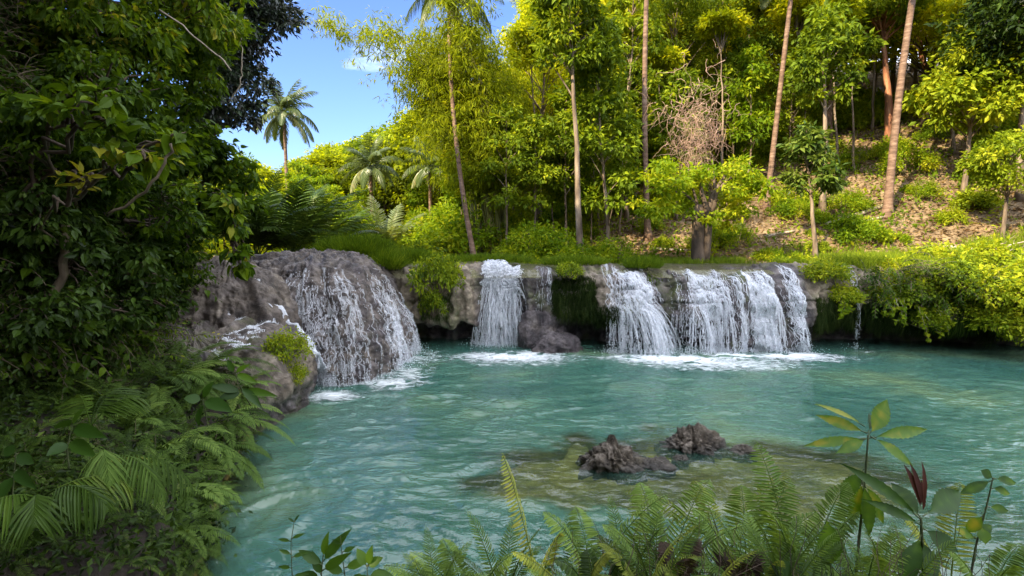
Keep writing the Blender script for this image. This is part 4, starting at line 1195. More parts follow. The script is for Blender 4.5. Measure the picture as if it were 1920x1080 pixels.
taken = []
def far_enough(x, y, d):
    for (a, b_, c) in taken:
        if (a - x) ** 2 + (b_ - y) ** 2 < max(d, c) ** 2 * .8: return False
    taken.append((x, y, d)); return True
GRP = 'leafy trees of the sunlit forest on the slope'
lab_t = ['yellow green leafy tree with a full crown on the sunlit slope', 'tall narrow yellow green tree on the sunlit slope', 'deep green round crowned tree on the slope',
         'tall narrow deep green tree on the slope', 'dark barked tree with a spreading yellow green crown on the slope']
cnt = 0
for _ in range(4000):
    y = r.uniform(26, 58); px = r.uniform(930, 2050)
    x = (px - 960) / 1000 * y
    # keep the lower slope in front open, as in the photograph
    if y < 32 and 1130 < px < 1780: continue
    if y < 29 and px < 1130: continue
    if y < 34 and 1480 < px < 1700 : continue
    if not far_enough(x, y, 2.5 if y < 42 else 3.1): continue
    k = int(r.choice([0, 1, 2, 3, 4], p=[.27, .25, .12, .12, .24]))
    lo_ = .62 if px < 1010 else .85
    place('forest_tree', lab_t[k], 'tree', x, y, TV[k], r, GRP + ': kind %s' % 'abcde'[k], lo_, lo_ + (.12 if px < 1010 else .35)); cnt += 1
    if cnt > 105: break
# trees along the far valley, left of the bamboo
cnt = 0
for _ in range(3000):
    y = r.uniform(36, 95); px = r.uniform(300, 960)
    if y < 44 and px > 500: continue
    x = (px - 960) / 1000 * y
    if not far_enough(x, y, 4.2): continue
    k = int(r.integers(0, 2))
    tgt = np.interp(px, [300, 470, 560, 600, 680, 740, 960], [300, 300, 285, 275, 238, 210, 150]) + r.uniform(0, 50)
    hgt = max(4.0, at_y(px, tgt, y)[2] - float(H(x, y)))
    if hgt > 17: continue
    s = hgt / 12.5
    o = plant('valley_tree', ['yellow green tree far up the valley beneath the skyline', 'dark green tree far up the valley beneath the skyline'][k], 'tree', (x, y, float(H(x, y)) - .2), FV[k],
              rz=r.uniform(0, 6), sc=(max(s, .8), max(s, .8), s), group='trees far up the valley, ' + ['yellow', 'dark'][k]); cnt += 1
    if cnt > 100: break
# middle bushes filling the valley floor behind the dome
for i in range(78):
    y = r.uniform(25, 42); px = r.uniform(380, 960); x = (px - 960) / 1000 * y
    k = int(r.integers(0, 4))
    if i % 3 == 0 and y > 30:
        place('small_tree', 'bushy sunlit small tree on the valley floor left of the slope', 'tree', x, y, SV[1], r, 'small trees on the valley floor', .6, .85)
    else:
        place('valley_bush', 'bright bush in the sunlit thicket behind the dome', 'bush', x, y, BV_[k], r, 'bushes of the valley thicket', 1.0, 1.7)
# slender trees standing in the open front of the slope
def single_tree(label, px, y, top_px, top_py, seed, tr, parts_kw, name='slender_tree', bark='bark_grey', leaf='leaf_green'):
    b_ = ground_at_y(px, y); t_ = at_y(top_px, top_py, y + .5); h = t_[2] - b_[2]
    kw = dict(base=h * .35, rad=1.5, nclump=60, per=90, cr=.6, L=.26, W=.13, crown_shape='tall'); kw.update(parts_kw)
    kw['leaf'] = M[leaf]; kw['bark'] = M[bark]
    pr = tree_meshes(seed, h, tr=tr, lean=(t_[0] - b_[0]) / h, **kw)
    return plant(name, label, 'tree', b_ - [0, 0, .1], pr)
single_tree('tall slender pale tree with layered leaf whorls above the hanging moss', 1091, 22.6, 1055, -60, 501, .155, dict(base=8.2, rad=1.7, nclump=70, per=90, cr=.5, L=.28, W=.12, tint=.5))
for _i, (_px, _y, _tx, _ty, _tr, _nm) in enumerate([(1008, 29, 1000, 40, .09, 'slim straight trunk just left of the tall pale tree'), (1128, 31, 1120, -20, .085, 'slim trunk between the tall pale tree and the thin leafy tree'), (1262, 29.5, 1235, 120, .085, 'slim trunk leaning left beside the dried vine tangle'),
        (1355, 30, 1345, 60, .09, 'slim trunk rising just right of the dried vine tangle'), (1388, 33, 1400, 20, .10, 'slim trunk left of the leaning palm trunk'), (1480, 31, 1492, 30, .10, 'slim trunk right of the leaning palm trunk'),
        (1562, 30, 1548, 60, .085, 'slim trunk right of the pale double stem'), (1622, 33, 1618, 40, .09, 'slim trunk left of the red barked forked tree'), (1775, 29, 1768, 90, .10, 'slim trunk right of the thick grey palm trunk')]):
    single_tree(_nm, _px, _y, _tx, _ty, 520 + _i, _tr, dict(base=at_y(_tx, _ty, _y)[2] * .62, rad=1.3, nclump=34, per=90), leaf='leaf_canopy')
single_tree('thin leafy tree just right of the tall pale one', 1142, 24, 1130, 60, 502, .10, dict(base=2.6, rad=1.5, nclump=70, per=90))
single_tree('slim tree close to the left of the reddish palm trunk', 1175, 29, 1180, -30, 503, .11, dict(base=5.0, rad=1.9))
single_tree('tree with a dark sparse crown and pale double stem on the right slope', 1541, 26, 1530, 20, 504, .15, dict(base=5.5, rad=1.7, nclump=42, tint=.35), leaf='leaf_green')
single_tree('small dark leafy tree standing in front of the pale double stem', 1530, 22.2, 1500, 240, 505, .105, dict(base=2.6, rad=1.1, nclump=26, per=90, cr=.42, tint=.75), leaf='leaf_dark')
single_tree('red barked forked tree high on the right slope', 1655, 31, 1640, 0, 506, .26, dict(base=7.0, rad=2.6, nclump=60, cr=.8), bark='bark_red')
single_tree('red barked tree leaning behind the thick grey palm trunk', 1722, 34, 1690, 10, 507, .30, dict(base=8.0, rad=2.6, nclump=60, cr=.8), bark='bark_red')
single_tree('pole thin tree on the bare patch between the leaning palm and the dark sapling', 1592, 29, 1590, 90, 508, .075, dict(base=6.5, rad=1.3, nclump=30))
single_tree('thin tree with dark crown above the right bank', 1800, 25, 1830, 60, 509, .12, dict(base=3.6, rad=2.6, nclump=80, per=100, cr=.75, tint=.6), leaf='leaf_green')
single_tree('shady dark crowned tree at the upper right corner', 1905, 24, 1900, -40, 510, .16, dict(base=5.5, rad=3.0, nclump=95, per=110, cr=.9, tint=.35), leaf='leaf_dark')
single_tree('light green tree spreading over the right bank near the frame edge', 1880, 21.5, 1880, 250, 511, .09, dict(base=2.4, rad=1.7, nclump=50, per=120, cr=.45, L=.17, W=.08, tint=.5), leaf='leaf_green')

# the stout forked tree and its dried tangle
b = ground_at_y(1311, 21.6)
root = thing('forked_tree', 'stout dark forked tree on the bank above the widest fall', 'tree', b)
tb = MB()
tb.tube([(0, 0, -.2), (0, 0, .3), (-.05, 0, 1.0), (-.06, 0, 1.8), (-.10, 0, 2.55)], [.44, .30, .25, .24, .20], 12)
tb.tube([(.22, -.05, .1), (.30, -.06, .9), (.34, -.05, 1.6), (.30, 0, 2.2), (.55, .1, 3.0), (1.1, .2, 3.8)], [.2, .17, .15, .15, .11, .05], 9)
tb.tube([(.30, -.05, 1.8), (.22, -.1, 2.4), (.05, -.1, 2.9), (-.1, 0, 3.6)], [.13, .12, .09, .05], 8)
tb.tube([(.32, -.02, 2.0), (.55, .0, 2.5), (.62, 0, 3.0), (1.0, -.1, 3.5), (1.7, .1, 3.9)], [.13, .11, .08, .06, .03], 8)
for q_ in [(-.1, 0, 2.5, -1.3, .1, 3.4), (-.1, 0, 2.5, -.5, .3, 3.9), (.6, .1, 3.0, 1.6, -.2, 3.3), (.6, .1, 3.0, .5, .2, 4.4)]:
    tb.tube(curve_pts(q_[:3], q_[3:], sag=-.1, k=6), np.linspace(.07, .02, 6), 5)
tb.build('trunk', M['bark_dark'], root, True)
r2 = rs(77); cb = MB()
cs = np.stack([r2.uniform(-2.3, 2.4, 75), r2.uniform(-1.2, 1.2, 75), r2.uniform(2.2, 4.2, 75) + r2.normal(0, .35, 75)], -1)
cs[:, 2] -= .25 * np.abs(cs[:, 0]) ** 1.3 * .5
clump_leaves(cb, r2, cs, np.full(75, .42), 75, .20, .10, KITE, flat=.6, tint=(.62, .15))
cb.build('crown', M['leaf_yellow'], root)
b2 = at_y(1305, 290, 23.0)
vb = MB(); r3 = rs(88)
for i in range(380):
    p = np.array([r3.normal(0, .62), r3.normal(0, .4), r3.normal(1.1, .95)]); p[0] *= .55 + .35 * np.clip(p[2], 0, 2)
    pts = [p]
    d = np.array([r3.normal(0, .5), r3.normal(0, .3), -.2])
    for k in range(14):
        d = unit(d + r3.normal(0, .38, 3) + np.array([0, 0, -.16])); p = p + d * .085; pts.append(p)
    vb.tube(pts, np.linspace(r3.uniform(.006, .014), .003, 15), 3, cap=False)
o = vb.build('dry_vine_tangle', M['dry_vine'], None, True, b2)
tag(o, 'tangle of dried pinkish brown vines hanging above the stout forked tree', 'vines')

# thin saplings with pale stems
for i, (px, y) in enumerate([(1000, 24.5), (1040, 27), (1062, 25.2), (1108, 26), (1120, 28.5), (1160, 26.8), (1190, 31), (1245, 30), (1268, 27.5), (1290, 33), (1372, 31), (1395, 29), (1475, 30.5), (1500, 33), (1620, 35), (1770, 30), (1830, 31), (870, 27), (950, 24.2)]):
    x = at_y(px, 440, y)[0]
    place('sapling', 'thin pale stemmed sapling with a small leafy top on the slope', 'sapling', x, y, SV[i % 2], r, 'thin saplings on the slope, ' + ('deep green' if i % 2 == 0 else 'yellow green'), .62, 1.05)
for o_ in [x for x in bpy.data.objects if x.name.split('.')[0] == 'sapling']:
    o_['label'] = ('deep green' if 'deep' in o_['group'] else 'yellow green') + ' thin sapling with a pale stem and small leafy top on the slope'

# understorey bushes on the slope
cnt = 0
for _ in range(900):
    px = r.uniform(960, 2000); y = r.uniform(21.8, 40); x = (px - 960) / 1000 * y
    bare = 1130 < px < 1800 and y < 33
    if bare and r.uniform() < .42: continue
    if y < 24 and 1130 < px < 1500 and r.uniform() < .6: continue
    k = int(r.integers(0, 4))
    place('slope_bush', 'low bright bush of the undergrowth on the forest slope', 'bush', x, y, BV_[k], r, 'undergrowth bushes on the forest slope', .45 if bare else .6, .8 if bare else (.95 if y < 27 else 1.35))
    cnt += 1
    if cnt >= 210: break

# fallen wood
def log(label, p0, p1, r0, r1, bow=(0, 0, 0), twigs=0, seed=1, name='fallen_log'):
    mb = MB(); rr_ = rs(seed); pts = curve_pts(p0, p1, k=12, bow=bow)
    mb.tube(pts, np.linspace(r0, r1, 12), 8)
    for i in range(twigs):
        j = rr_.integers(2, 11); d = unit(np.array(p1) - np.array(p0)) + rr_.normal(0, .5, 3); d[2] = abs(d[2]) * .6
        e = pts[j] + unit(d) * rr_.uniform(.5, 1.6)
        mb.tube(curve_pts(pts[j], e, sag=-.08, k=6), np.linspace(r1, .008, 6), 5)
        for q_ in range(3):
            e2 = e + rr_.normal(0, .25, 3); mb.tube([pts[j] * .4 + e * .6, e2], [.012, .005], 3)
    o = mb.build(name, M['dead_wood'], None, True)
    return tag(o, label, 'log')
def g3(px, py, lift=.08):
    h_ = g_at(px, py); return h_ + [0, 0, lift] if h_ is not None else at_y(px, py, 28)
log('long pale fallen trunk lying slantwise up the slope left of the grey palm', g3(1550, 425), g3(1668, 385), .12, .07)
log('short pale fallen log on the bare soil right of the grey palm', g3(1625, 418), g3(1662, 408), .07, .05)
log('fallen branch lying beside the foot of the leaning palm', g3(1435, 447), g3(1490, 436), .08, .05)
log('half buried fallen log low on the soil by the reddish palm', g3(1225, 470), g3(1300, 474), .07, .06)
p0, p1 = at_y(1768, 462, 20.5), at_y(1935, 484, 19.5)
log('bleached dead branch with bare twigs lying over the bushes on the right bank', p0, p1, .07, .035, bow=(0, 0, .05), twigs=9, seed=5, name='dead_branch')

# ground cover on the terrace and slope (nobody could count it)
def scatter(n, pxr, yr, rr_, keep=None):
    y = rr_.uniform(*yr, n); px = rr_.uniform(*pxr, n); x = (px - 960) / 1000 * y
    p = np.stack([x, y, H(x, y)], -1)
    return p[keep(p)] if keep is not None else p
r4 = rs(99)
dens = lambda p, lo: (fbm(p * np.array([.5, .5, 0]), 3, 55) + lo > r4.uniform(-.5, .7, len(p)))
p = scatter(30000, (540, 2050), (21.5, 40), r4, lambda p: dens(p, .16))
mb = MB(); n = len(p)
mb.leaves(p + np.stack([0 * p[:, 0], 0 * p[:, 0], r4.uniform(0, .32, n)], -1), rand_dirs(r4, n, .2), rand_dirs(r4, n, 1.6), r4.uniform(.12, .30, n), r4.uniform(.06, .14, n), KITE, np.clip(.55 + .5 * noise(p * .6, 3) + r4.normal(0, .15, n), 0, 1))
tag(mb.build('ground_cover', M['leaf_yellow']), 'low leafy ground cover on the forest floor', 'ground cover', kind='stuff')
p = scatter(26000, (980, 2000), (21.3, 36), r4)
mb = MB(); n = len(p)
mb.leaves(p + [0, 0, .04], rand_dirs(r4, n, 0) * [1, 1, .3], rand_dirs(r4, n, 1.8), r4.uniform(.10, .26, n), r4.uniform(.05, .14, n), KITE, np.clip(.5 + .45 * noise(p * .9, 4) + r4.normal(0, .2, n), 0, 1))
tag(mb.build('leaf_litter', M['litter']), 'fallen dry leaves covering the bare slope', 'dry leaves', kind='stuff')
# grass on the rim behind the ledge
def grass(label, P, n_per, hgt, rr_, spread=.12, tint=.5, mat='grass'):
    idx = np.repeat(np.arange(len(P)), n_per); n = len(idx)
    q_ = P[idx] + np.stack([rr_.normal(0, spread, n), rr_.normal(0, spread, n), 0 * idx], -1)
    d = rand_dirs(rr_, n, 0) * [.5, .5, 0] + [0, 0, 1]
    return MB().leaves(q_, d, rand_dirs(rr_, n, 0) * [1, 1, .1], hgt * rr_.uniform(.5, 1.2, n), .018 + 0 * idx, BLADE, np.clip(tint + rr_.normal(0, .18, n), 0, 1))
p = scatter(1900, (740, 1620), (20.9, 23.3), r4, lambda p: dens(p * [1.2, 1.2, 0], .25)); p[:, 2] = np.maximum(p[:, 2], 2.44)
tag(grass('g', p, 14, .24, r4, .14, .55).build('grass', M['grass']), 'short grass along the rim behind the ledge', 'grass', kind='stuff')
p = scatter(600, (1560, 2000), (17.3, 21.5), r4); p[:, 2] = 2.45
p[:, 2] = np.maximum(H(p[:, 0], p[:, 1]), 2.4)
tag(grass('g', p, 26, .55, r4, .16, .68).build('tall_grass', M['grass']), 'taller bright grass on top of the right bank', 'grass', kind='stuff')

# ------------------------------------------------------------------ the dark leafy wall on the left
def spray_mesh(seed, nstem, length, L, W, leaf, tmpl=OVATE, step=.055, arch=1.1, fan=1.2, e=(-.1, .8), tint=.5, sub=True):
    r = rs(seed); sb, lb = MB(), MB()
    for i in range(nstem):
        a = r.uniform(-fan, fan); el = r.uniform(*e); ln = length * r.uniform(.55, 1.15)
        stems = []
        def grow(p, d, ln, w):
            k = max(5, int(ln / .12)); pts = [p]; st = ln / k
            for j in range(k):
                d = unit(d + np.array([0, 0, -arch * st / max(.6, ln) * (.5 + 1.4 * j / k)]) + r.normal(0, .07, 3)); p = p + d * st; pts.append(p)
            pts = np.array(pts); sb.tube(pts, np.linspace(w, .003, len(pts)), 4, cap=False); stems.append((pts, ln))
            return pts
        d0 = np.array([math.cos(a) * math.cos(el), math.sin(a) * math.cos(el), math.sin(el)])
        main = grow(np.zeros(3), d0, ln, .012)
        if sub:
            for j in range(3):
                q_ = main[int(len(main) * r.uniform(.25, .8))]
                grow(q_, unit(d0 + r.normal(0, .55, 3)), ln * r.uniform(.3, .55), .007)
        ti = np.clip(tint + r.normal(0, .12), .05, .95)
        for pts, ln_ in stems:
            m = max(4, int(ln_ / step)); s = np.linspace(.12, 1, m) * (len(pts) - 1); j = np.minimum(s.astype(int), len(pts) - 2); f = (s - j)[:, None]
            P = pts[j] * (1 - f) + pts[j + 1] * f; T = unit(pts[j + 1] - pts[j])
            S = unit(np.cross(T, np.array([0, 0, 1.0]) + .001))
            sg = np.where(np.arange(m) % 2, 1, -1)[:, None]
            D = unit(S * sg * .9 + T * .55 + np.array([0, 0, -.30]) + r.normal(0, .22, (m, 3)))
            Nn_ = unit(np.cross(S, T) * np.sign(np.cross(S, T)[:, 2:3] + 1e-6) + r.normal(0, .28, (m, 3)) + [0, 0, .5])
            sz = r.uniform(.6, 1.15, m) * np.interp(np.linspace(0, 1, m), [0, .4, 1], [.8, 1, .6])
            lb.leaves(P + S * sg * .015, D, Nn_, L * sz, W * sz, tmpl, np.clip(ti + r.normal(0, .10, m), 0, 1))
    return [('stems', sb.mesh('stems', M['twig'], True)), ('leaves', lb.mesh('leaves', leaf))]

SP = [spray_mesh(601, 10, 1.15, .12, .075, M['leaf_vine'], HEART, .060, tint=.50),
      spray_mesh(602, 14, .95, .08, .042, M['leaf_vine'], OVATE, .034, tint=.42),
      spray_mesh(603, 12, 1.25, .115, .036, M['leaf_vine'], LANCE, .045, tint=.55),
      spray_mesh(604, 15, .80, .065, .038, M['leaf_dark'], OVATE, .030, tint=.45),
      spray_mesh(605, 8, 1.35, .145, .095, M['leaf_vine'], HEART, .075, tint=.62, e=(-.3, .5)),
      spray_mesh(606, 12, 1.0, .10, .052, M['leaf_dark'], OVATE, .050, tint=.62)]
SPN = ['heart leaved creeper', 'small leaved creeper', 'narrow leaved shrub', 'fine dark leaved creeper', 'large heart leaved creeper', 'glossy dark leaved shrub']

r = rs(4321)
cnt = 0
for k in range(1500):
    px, py = r.uniform(-140, 470), r.uniform(-260, 640)
    h_, n_ = hit(px, py)
    if h_ is None or h_[1] > 15.5 or h_[2] < 1.6: continue
    if px > np.interp(py, [-260, 200, 400, 480, 640], [470, 420, 410, 320, 280]): continue
    dist = h_[1]
    if dist < 2.5: continue
    v = int(r.choice([0, 1, 2, 3, 4, 5], p=[.18, .2, .2, .14, .12, .16]))
    az = math.atan2(-.35, 1.0) + r.normal(0, .55)
    s = r.uniform(.75, 1.35) * (1.0 if dist > 6 else .75)
    pt = h_ - .08 * n_
    plant('wall_creeper', SPN[v] + ' on the dark leafy wall on the left', 'creeper', pt, SP[v], rz=az, sc=s * .9, group='creepers on the leafy wall, ' + SPN[v], tilt=(r.normal(0, .2), r.normal(.1, .25)))
    cnt += 1
    if cnt >= 285: break

def cliff_tree(label, anchor, blobs, seed, leaf, L, W, ncl, per, cr, tmpl=OVATE, tr=.12, tint=.5, name='overhanging_tree', bark='bark_dark', flat=.55, droop=.5, cat='tree'):
    r = rs(seed); tb, lb = MB(), MB(); anchor = np.array(anchor, float)
    allc, rad = [], []
    w_ = np.array([b_[3] ** 2 for b_ in blobs]); w_ = w_ / w_.sum()
    for b_, ww in zip(blobs, w_):
        c = at_y(b_[0], b_[1], b_[2]) - anchor
        limb = curve_pts((0, 0, 0), c, sag=-.12 * np.linalg.norm(c), k=12); limb[1:-1] += r.normal(0, .06, (10, 3))
        tb.tube(limb, np.linspace(tr, .02, 12), 7, cap=False)
        m = max(4, int(ncl * ww))
        for i in range(m):
            o = unit(r.standard_normal(3)) * b_[3] * r.uniform(.2, 1) ** .6; o[2] *= .8
            q_ = c + o; allc.append(q_); rad.append(cr * r.uniform(.6, 1.3))
            j = int(r.integers(6, 12))
            tb.tube(curve_pts(limb[j], q_, sag=-.05, k=5) + r.normal(0, .02, (5, 3)), np.linspace(.02, .006, 5), 4, cap=False)
    clump_leaves(lb, r, allc, rad, per, L, W, tmpl, flat=flat, droop=droop, tint=(tint, .13))
    root = thing(name, label, cat, anchor)
    tb.build('branches', M[bark], root, True); lb.build('leaves', leaf, root)
    return root
cliff_tree('dark purple tinged tree hanging out against the blue sky at the top left', (-9.3, 16.2, 6.0),
           [(480, 5, 15.5, 1.15), (440, 130, 15.5, 1.15), (400, 60, 15, 1.5), (455, 205, 15.5, .6), (380, 180, 14.5, 1.1), (530, 45, 15.2, .42), (480, -140, 15.5, 1.5), (360, -60, 14.5, 1.8)],
           701, M['leaf_purple'], .15, .07, 330, 75, .42, tmpl=KITE, tr=.16)
cliff_tree('bright leafy shrub arching from the top left over the leafy wall', (-7.6, 10.2, 7.6),
           [(320, 60, 9.5, .95), (390, 20, 10, .7), (250, 120, 8.8, .9), (370, 140, 10, .55), (180, 40, 8, .9), (430, 50, 10.5, .4)], 702, M['leaf_vine'], .125, .055, 190, 48, .28, tint=.62, tr=.07, name='overhanging_shrub', cat='shrub')
cliff_tree('green shrub with broad leaves reaching right towards the far coconut palm', (-7.0, 10.5, 3.6),
           [(395, 300, 9.5, .5), (340, 240, 9, .6), (435, 325, 9.6, .36), (300, 300, 8.5, .6), (455, 380, 9.6, .22), (410, 390, 9.2, .38)], 703, M['leaf_vine'], .12, .075, 150, 30, .25, tmpl=HEART, tint=.50, tr=.05, name='overhanging_shrub', cat='shrub')
cliff_tree('leafy shrub with small leaves filling the middle of the dark wall', (-6.6, 7.6, 3.6),
           [(230, 260, 7, .55), (150, 330, 6.5, .5), (300, 380, 7.5, .5), (200, 160, 7, .6), (90, 240, 6, .5), (350, 440, 8.5, .45)], 704, M['leaf_vine'], .095, .045, 170, 44, .22, tint=.55, tr=.05, name='overhanging_shrub', cat='shrub')
cliff_tree('trailing spray of bright heart shaped leaves hanging over the pale rock beside the dome', (-5.6, 9.4, 4.1),
           [(440, 420, 8.8, .22), (452, 470, 8.8, .16), (460, 505, 8.8, .12), (425, 380, 8.9, .25)], 705, M['leaf_vine'], .15, .10, 26, 13, .15, tmpl=HEART, tint=.62, tr=.02, name='trailing_vine', cat='vine', droop=1.0)
cliff_tree('cluster of large glowing green leaves in front of the dark wall', (-5.6, 6.2, 3.9),
           [(190, 205, 5.2, .26), (130, 185, 5.2, .22), (210, 235, 5.2, .16)], 706, M['leaf_vine'], .14, .062, 14, 14, .14, tmpl=OVATE, tint=.74, tr=.02, name='leafy_twig', cat='shrub', flat=.4, droop=.2)
cliff_tree('twig with round pale green leaves curving above the dark hollow of the wall', (-5.4, 6.4, 3.7),
           [(275, 300, 5.4, .16), (235, 282, 5.4, .2), (320, 270, 5.6, .2)], 707, M['leaf_vine'], .125, .095, 11, 8, .13, tmpl=HEART, tint=.70, tr=.02, name='leafy_twig', cat='shrub', flat=.4, droop=.2)
cliff_tree('small twig with yellow leaves low on the dark wall', (-5.2, 6.0, 3.5),
           [(150, 340, 5.2, .16)], 708, M['leaf_vine'], .12, .05, 5, 6, .10, tmpl=OVATE, tint=.97, tr=.012, name='leafy_twig', cat='shrub', flat=.4, droop=.2)
cliff_tree('dark leafy shrub low on the wall above the ferns', (-6.2, 7.4, 2.4),
           [(120, 480, 6.5, .6), (250, 500, 7.5, .5), (60, 400, 6, .5), (290, 560, 8.5, .4), (200, 580, 7, .45), (90, 590, 6, .4)], 709, M['leaf_dark'], .10, .05, 190, 36, .22, tint=.62, tr=.04, name='wall_shrub', cat='shrub')
cliff_tree('green shrub at the foot of the wall beside the smaller grey mound', (-6.9, 10.4, 2.3),
           [(330, 500, 9.5, .5), (300, 440, 9, .5), (270, 560, 8.6, .45)], 710, M['leaf_vine'], .075, .04, 160, 42, .20, tint=.5, tr=.04, name='wall_shrub', cat='shrub')
# bare hanging stems
r = rs(55)
for i, (a, b_, lab, y) in enumerate([((300, 20), (430, 130), 'pale bare liana curving down from the top left branches', 8.5), ((450, 70), (432, 190), 'thin liana hanging in front of the dark crown', 10.5),
                               ((120, 420), (60, 640), 'mossy old vine stem standing up the dark wall', 6.2), ((200, 400), (320, 270), 'thin brown stem slanting up under the round leaves', 5.3)]):
    p0, p1 = at_y(*a, y), at_y(*b_, y)
    mb = MB().tube(curve_pts(p0, p1, k=14, bow=(.12, 0, -.05)) + r.normal(0, .012, (14, 3)), .014 if i != 2 else .05, 5)
    tag(mb.build('liana', M['dead_wood' if i < 2 else 'twig'], None, True), lab, 'liana')
# moss and small plants on the wall as one mass nobody could count
r = rs(66); P, Nn_ = [], []
for k in range(2600):
    h_, n_ = hit(r.uniform(-200, 480), r.uniform(-300, 1080))
    if h_ is None or h_[1] > 14 or h_[2] < .25 or abs(h_[2] - float(H(h_[0], h_[1]))) > .25: continue
    P.append(h_); Nn_.append(n_)
P, Nn_ = np.array(P), np.array(Nn_)
idx = np.repeat(np.arange(len(P)), 14); n = len(idx)
q_ = P[idx] + r.normal(0, .16, (n, 3)) + Nn_[idx] * r.uniform(0, .16, n)[:, None]
mb = MB().leaves(q_, unit(Nn_[idx] * .5 + r.standard_normal((n, 3)) * .8 + [0, 0, -.4]), unit(Nn_[idx] + r.standard_normal((n, 3)) * .5), r.uniform(.04, .10, n), r.uniform(.02, .055, n), KITE, np.clip(r.normal(.4, .2, n), 0, 1))
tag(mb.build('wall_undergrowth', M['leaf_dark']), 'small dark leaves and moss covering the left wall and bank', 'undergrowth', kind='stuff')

# ------------------------------------------------------------------ trees that shade the pool, beyond the left edge
CV = [tree_meshes(451, 13, 3.5, 4.6, 120, 85, 1.5, .50, .32, M['leaf_dark'], M['bark_dark'], .28), tree_meshes(452, 12, 3.0, 5.0, 120, 85, 1.5, .50, .32, M['leaf_green'], M['bark_dark'], .3)]
for i, (x, y, s) in enumerate([(-9.5, 11.5, .62), (-10.5, 7, .85), (-9.5, 2.5, .95), (-8.5, -2.5, 1.05), (-8, -8, 1.05), (-14.5, 4.5, 1.0), (-14, -2, 1.0), (-13, -10, 1.0), (-16, 10, .8), (-12.5, 13.5, .65), (-7, -13, 1.1), (-12, -17, 1.0), (-2, -9, .9), (-2.5, -15, 1.0), (-6.9, 3.6, .78), (-7.6, 8.0, .62)]):  # the last two are added overhead to darken the left bank
    plant('cliff_top_tree', 'big tree set for shade on top of the left cliff', 'tree', (x, y, float(H(x, y)) - .2), CV[i % 2], rz=i * 1.3, sc=s, group='shade trees on the left cliff')

# ------------------------------------------------------------------ ferns and palms on the left bank
def place_fern(label, px, py, n, length, az, seed, y=None, elev=(.2, .9), pl=.17, pw=.028, npair=26, leaf='fern', tint=.5, arch=.8, name='fern', lift=.05, tmpl=LANCE):
    if y is None:
        h_, _n = hit(px, py); loc = h_ if h_ is not None else at_y(px, py, 6)
    else:
        loc = at_y(px, py, y)
    pr = fern_meshes(seed, n, length, npair, pl, pw, M[leaf], arch=arch, elev=elev, tint=tint * .8, az=az, tmpl=tmpl)  # tint lowered: the bank's shade is put into the fern colour
    return plant(name, label, 'fern', np.array(loc) + [0, 0, lift], pr)
A = lambda a, b_: (R(a), R(b_))
place_fern('grey green fern with long fronds sweeping right across the top of the bank', 300, 735, 9, 1.35, A(-60, 60), 801, elev=(.25, .9), pl=.20, npair=38, tint=.52)
place_fern('fern with pale arching fronds just below the wet shelf', 380, 700, 8, 1.15, A(-80, 70), 802, elev=(.2, .8), pl=.17, npair=34, tint=.45)
place_fern('fern reaching out over the water with the longest fronds', 405, 800, 8, 1.15, A(-55, 35), 803, elev=(.15, .7), pl=.15, npair=34, tint=.62)
place_fern('fern hanging over the water below the longest fronds', 400, 850, 8, .95, A(-80, 20), 804, elev=(-.1, .5), pl=.14, npair=30, tint=.5)
place_fern('bright fern pointing left from the middle of the bank', 215, 770, 6, .95, A(100, 250), 805, elev=(.5, 1.1), pl=.15, npair=28, tint=.72)
place_fern('broad fern with regular fronds spreading right in the middle of the bank', 300, 850, 8, .95, A(-70, 40), 806, elev=(.1, .7), pl=.15, npair=28, tint=.6)
place_fern('fern in the middle of the bank with short leaflets', 235, 815, 7, .75, A(-60, 120), 807, elev=(.4, 1.1), pl=.12, npair=24, tint=.55)
place_fern('fern draping down the lower bank above the dark hollow', 335, 925, 8, .75, A(-110, 30), 808, elev=(-.3, .4), pl=.14, npair=26, tint=.5)
place_fern('small fern hanging straight down beside the water on the lower bank', 365, 985, 6, .55, A(-120, 20), 809, elev=(-.9, -.2), pl=.11, npair=24, tint=.6, arch=1.2)
place_fern('fern on the shadowed upper bank beneath the leafy wall', 235, 680, 8, .9, A(-80, 100), 810, elev=(.4, 1.1), pl=.14, npair=28, tint=.4)
place_fern('dark fern in front of the mossy vine stem', 110, 690, 7, .8, A(-80, 100), 811, elev=(.3, 1.0), pl=.14, npair=26, tint=.3, leaf='leaf_dark')
place_fern('light fern tuft beside the wet shelf edge', 445, 740, 7, .75, A(-80, 60), 812, elev=(.1, .8), pl=.12, npair=26, tint=.6)
place_fern('yellowish fern beneath the big drooping palm', 165, 905, 6, .5, A(-80, 80), 813, elev=(.2, .8), pl=.10, npair=20, tint=.35, leaf='fern_gold')

def bank_palm(label, px, py, y, az, n, length, seed, pl=.30, pw=.022, e=(.35, .8), npair=22, arch=1.1, tint=.6, hang=.55, leaf='fern'):
    r = rs(seed); root = thing('bank_palm', label, 'palm', at_y(px, py, y))
    for i in range(n):
        a = R(az[0] + (az[1] - az[0]) * (i + .5) / n); el = r.uniform(*e); mb = MB()
        frond_into(mb, mb, (0, 0, 0), (math.cos(a) * math.cos(el), math.sin(a) * math.cos(el), math.sin(el)), length * r.uniform(.85, 1.1), npair, pl, pw, arch=arch, r=r, tint=tint + r.normal(0, .08),
                   hang=hang, ang=.95, start=.25, rr=.007, vshape=.1, tmpl=BLADE)
        mb.build('frond', M[leaf], root)
    return root
bank_palm('palm seedling with long glossy drooping leaflets in the middle of the lower left bank', 190, 865, 4.3, (-60, 10), 3, .85, 821, tint=.28, hang=.7)
bank_palm('palm with a spread feathery leaf at the left edge of the lower bank', 75, 935, 3.6, (-120, 60), 4, .55, 822, pl=.33, e=(.5, 1.0), tint=.75, leaf='leaf_dark')
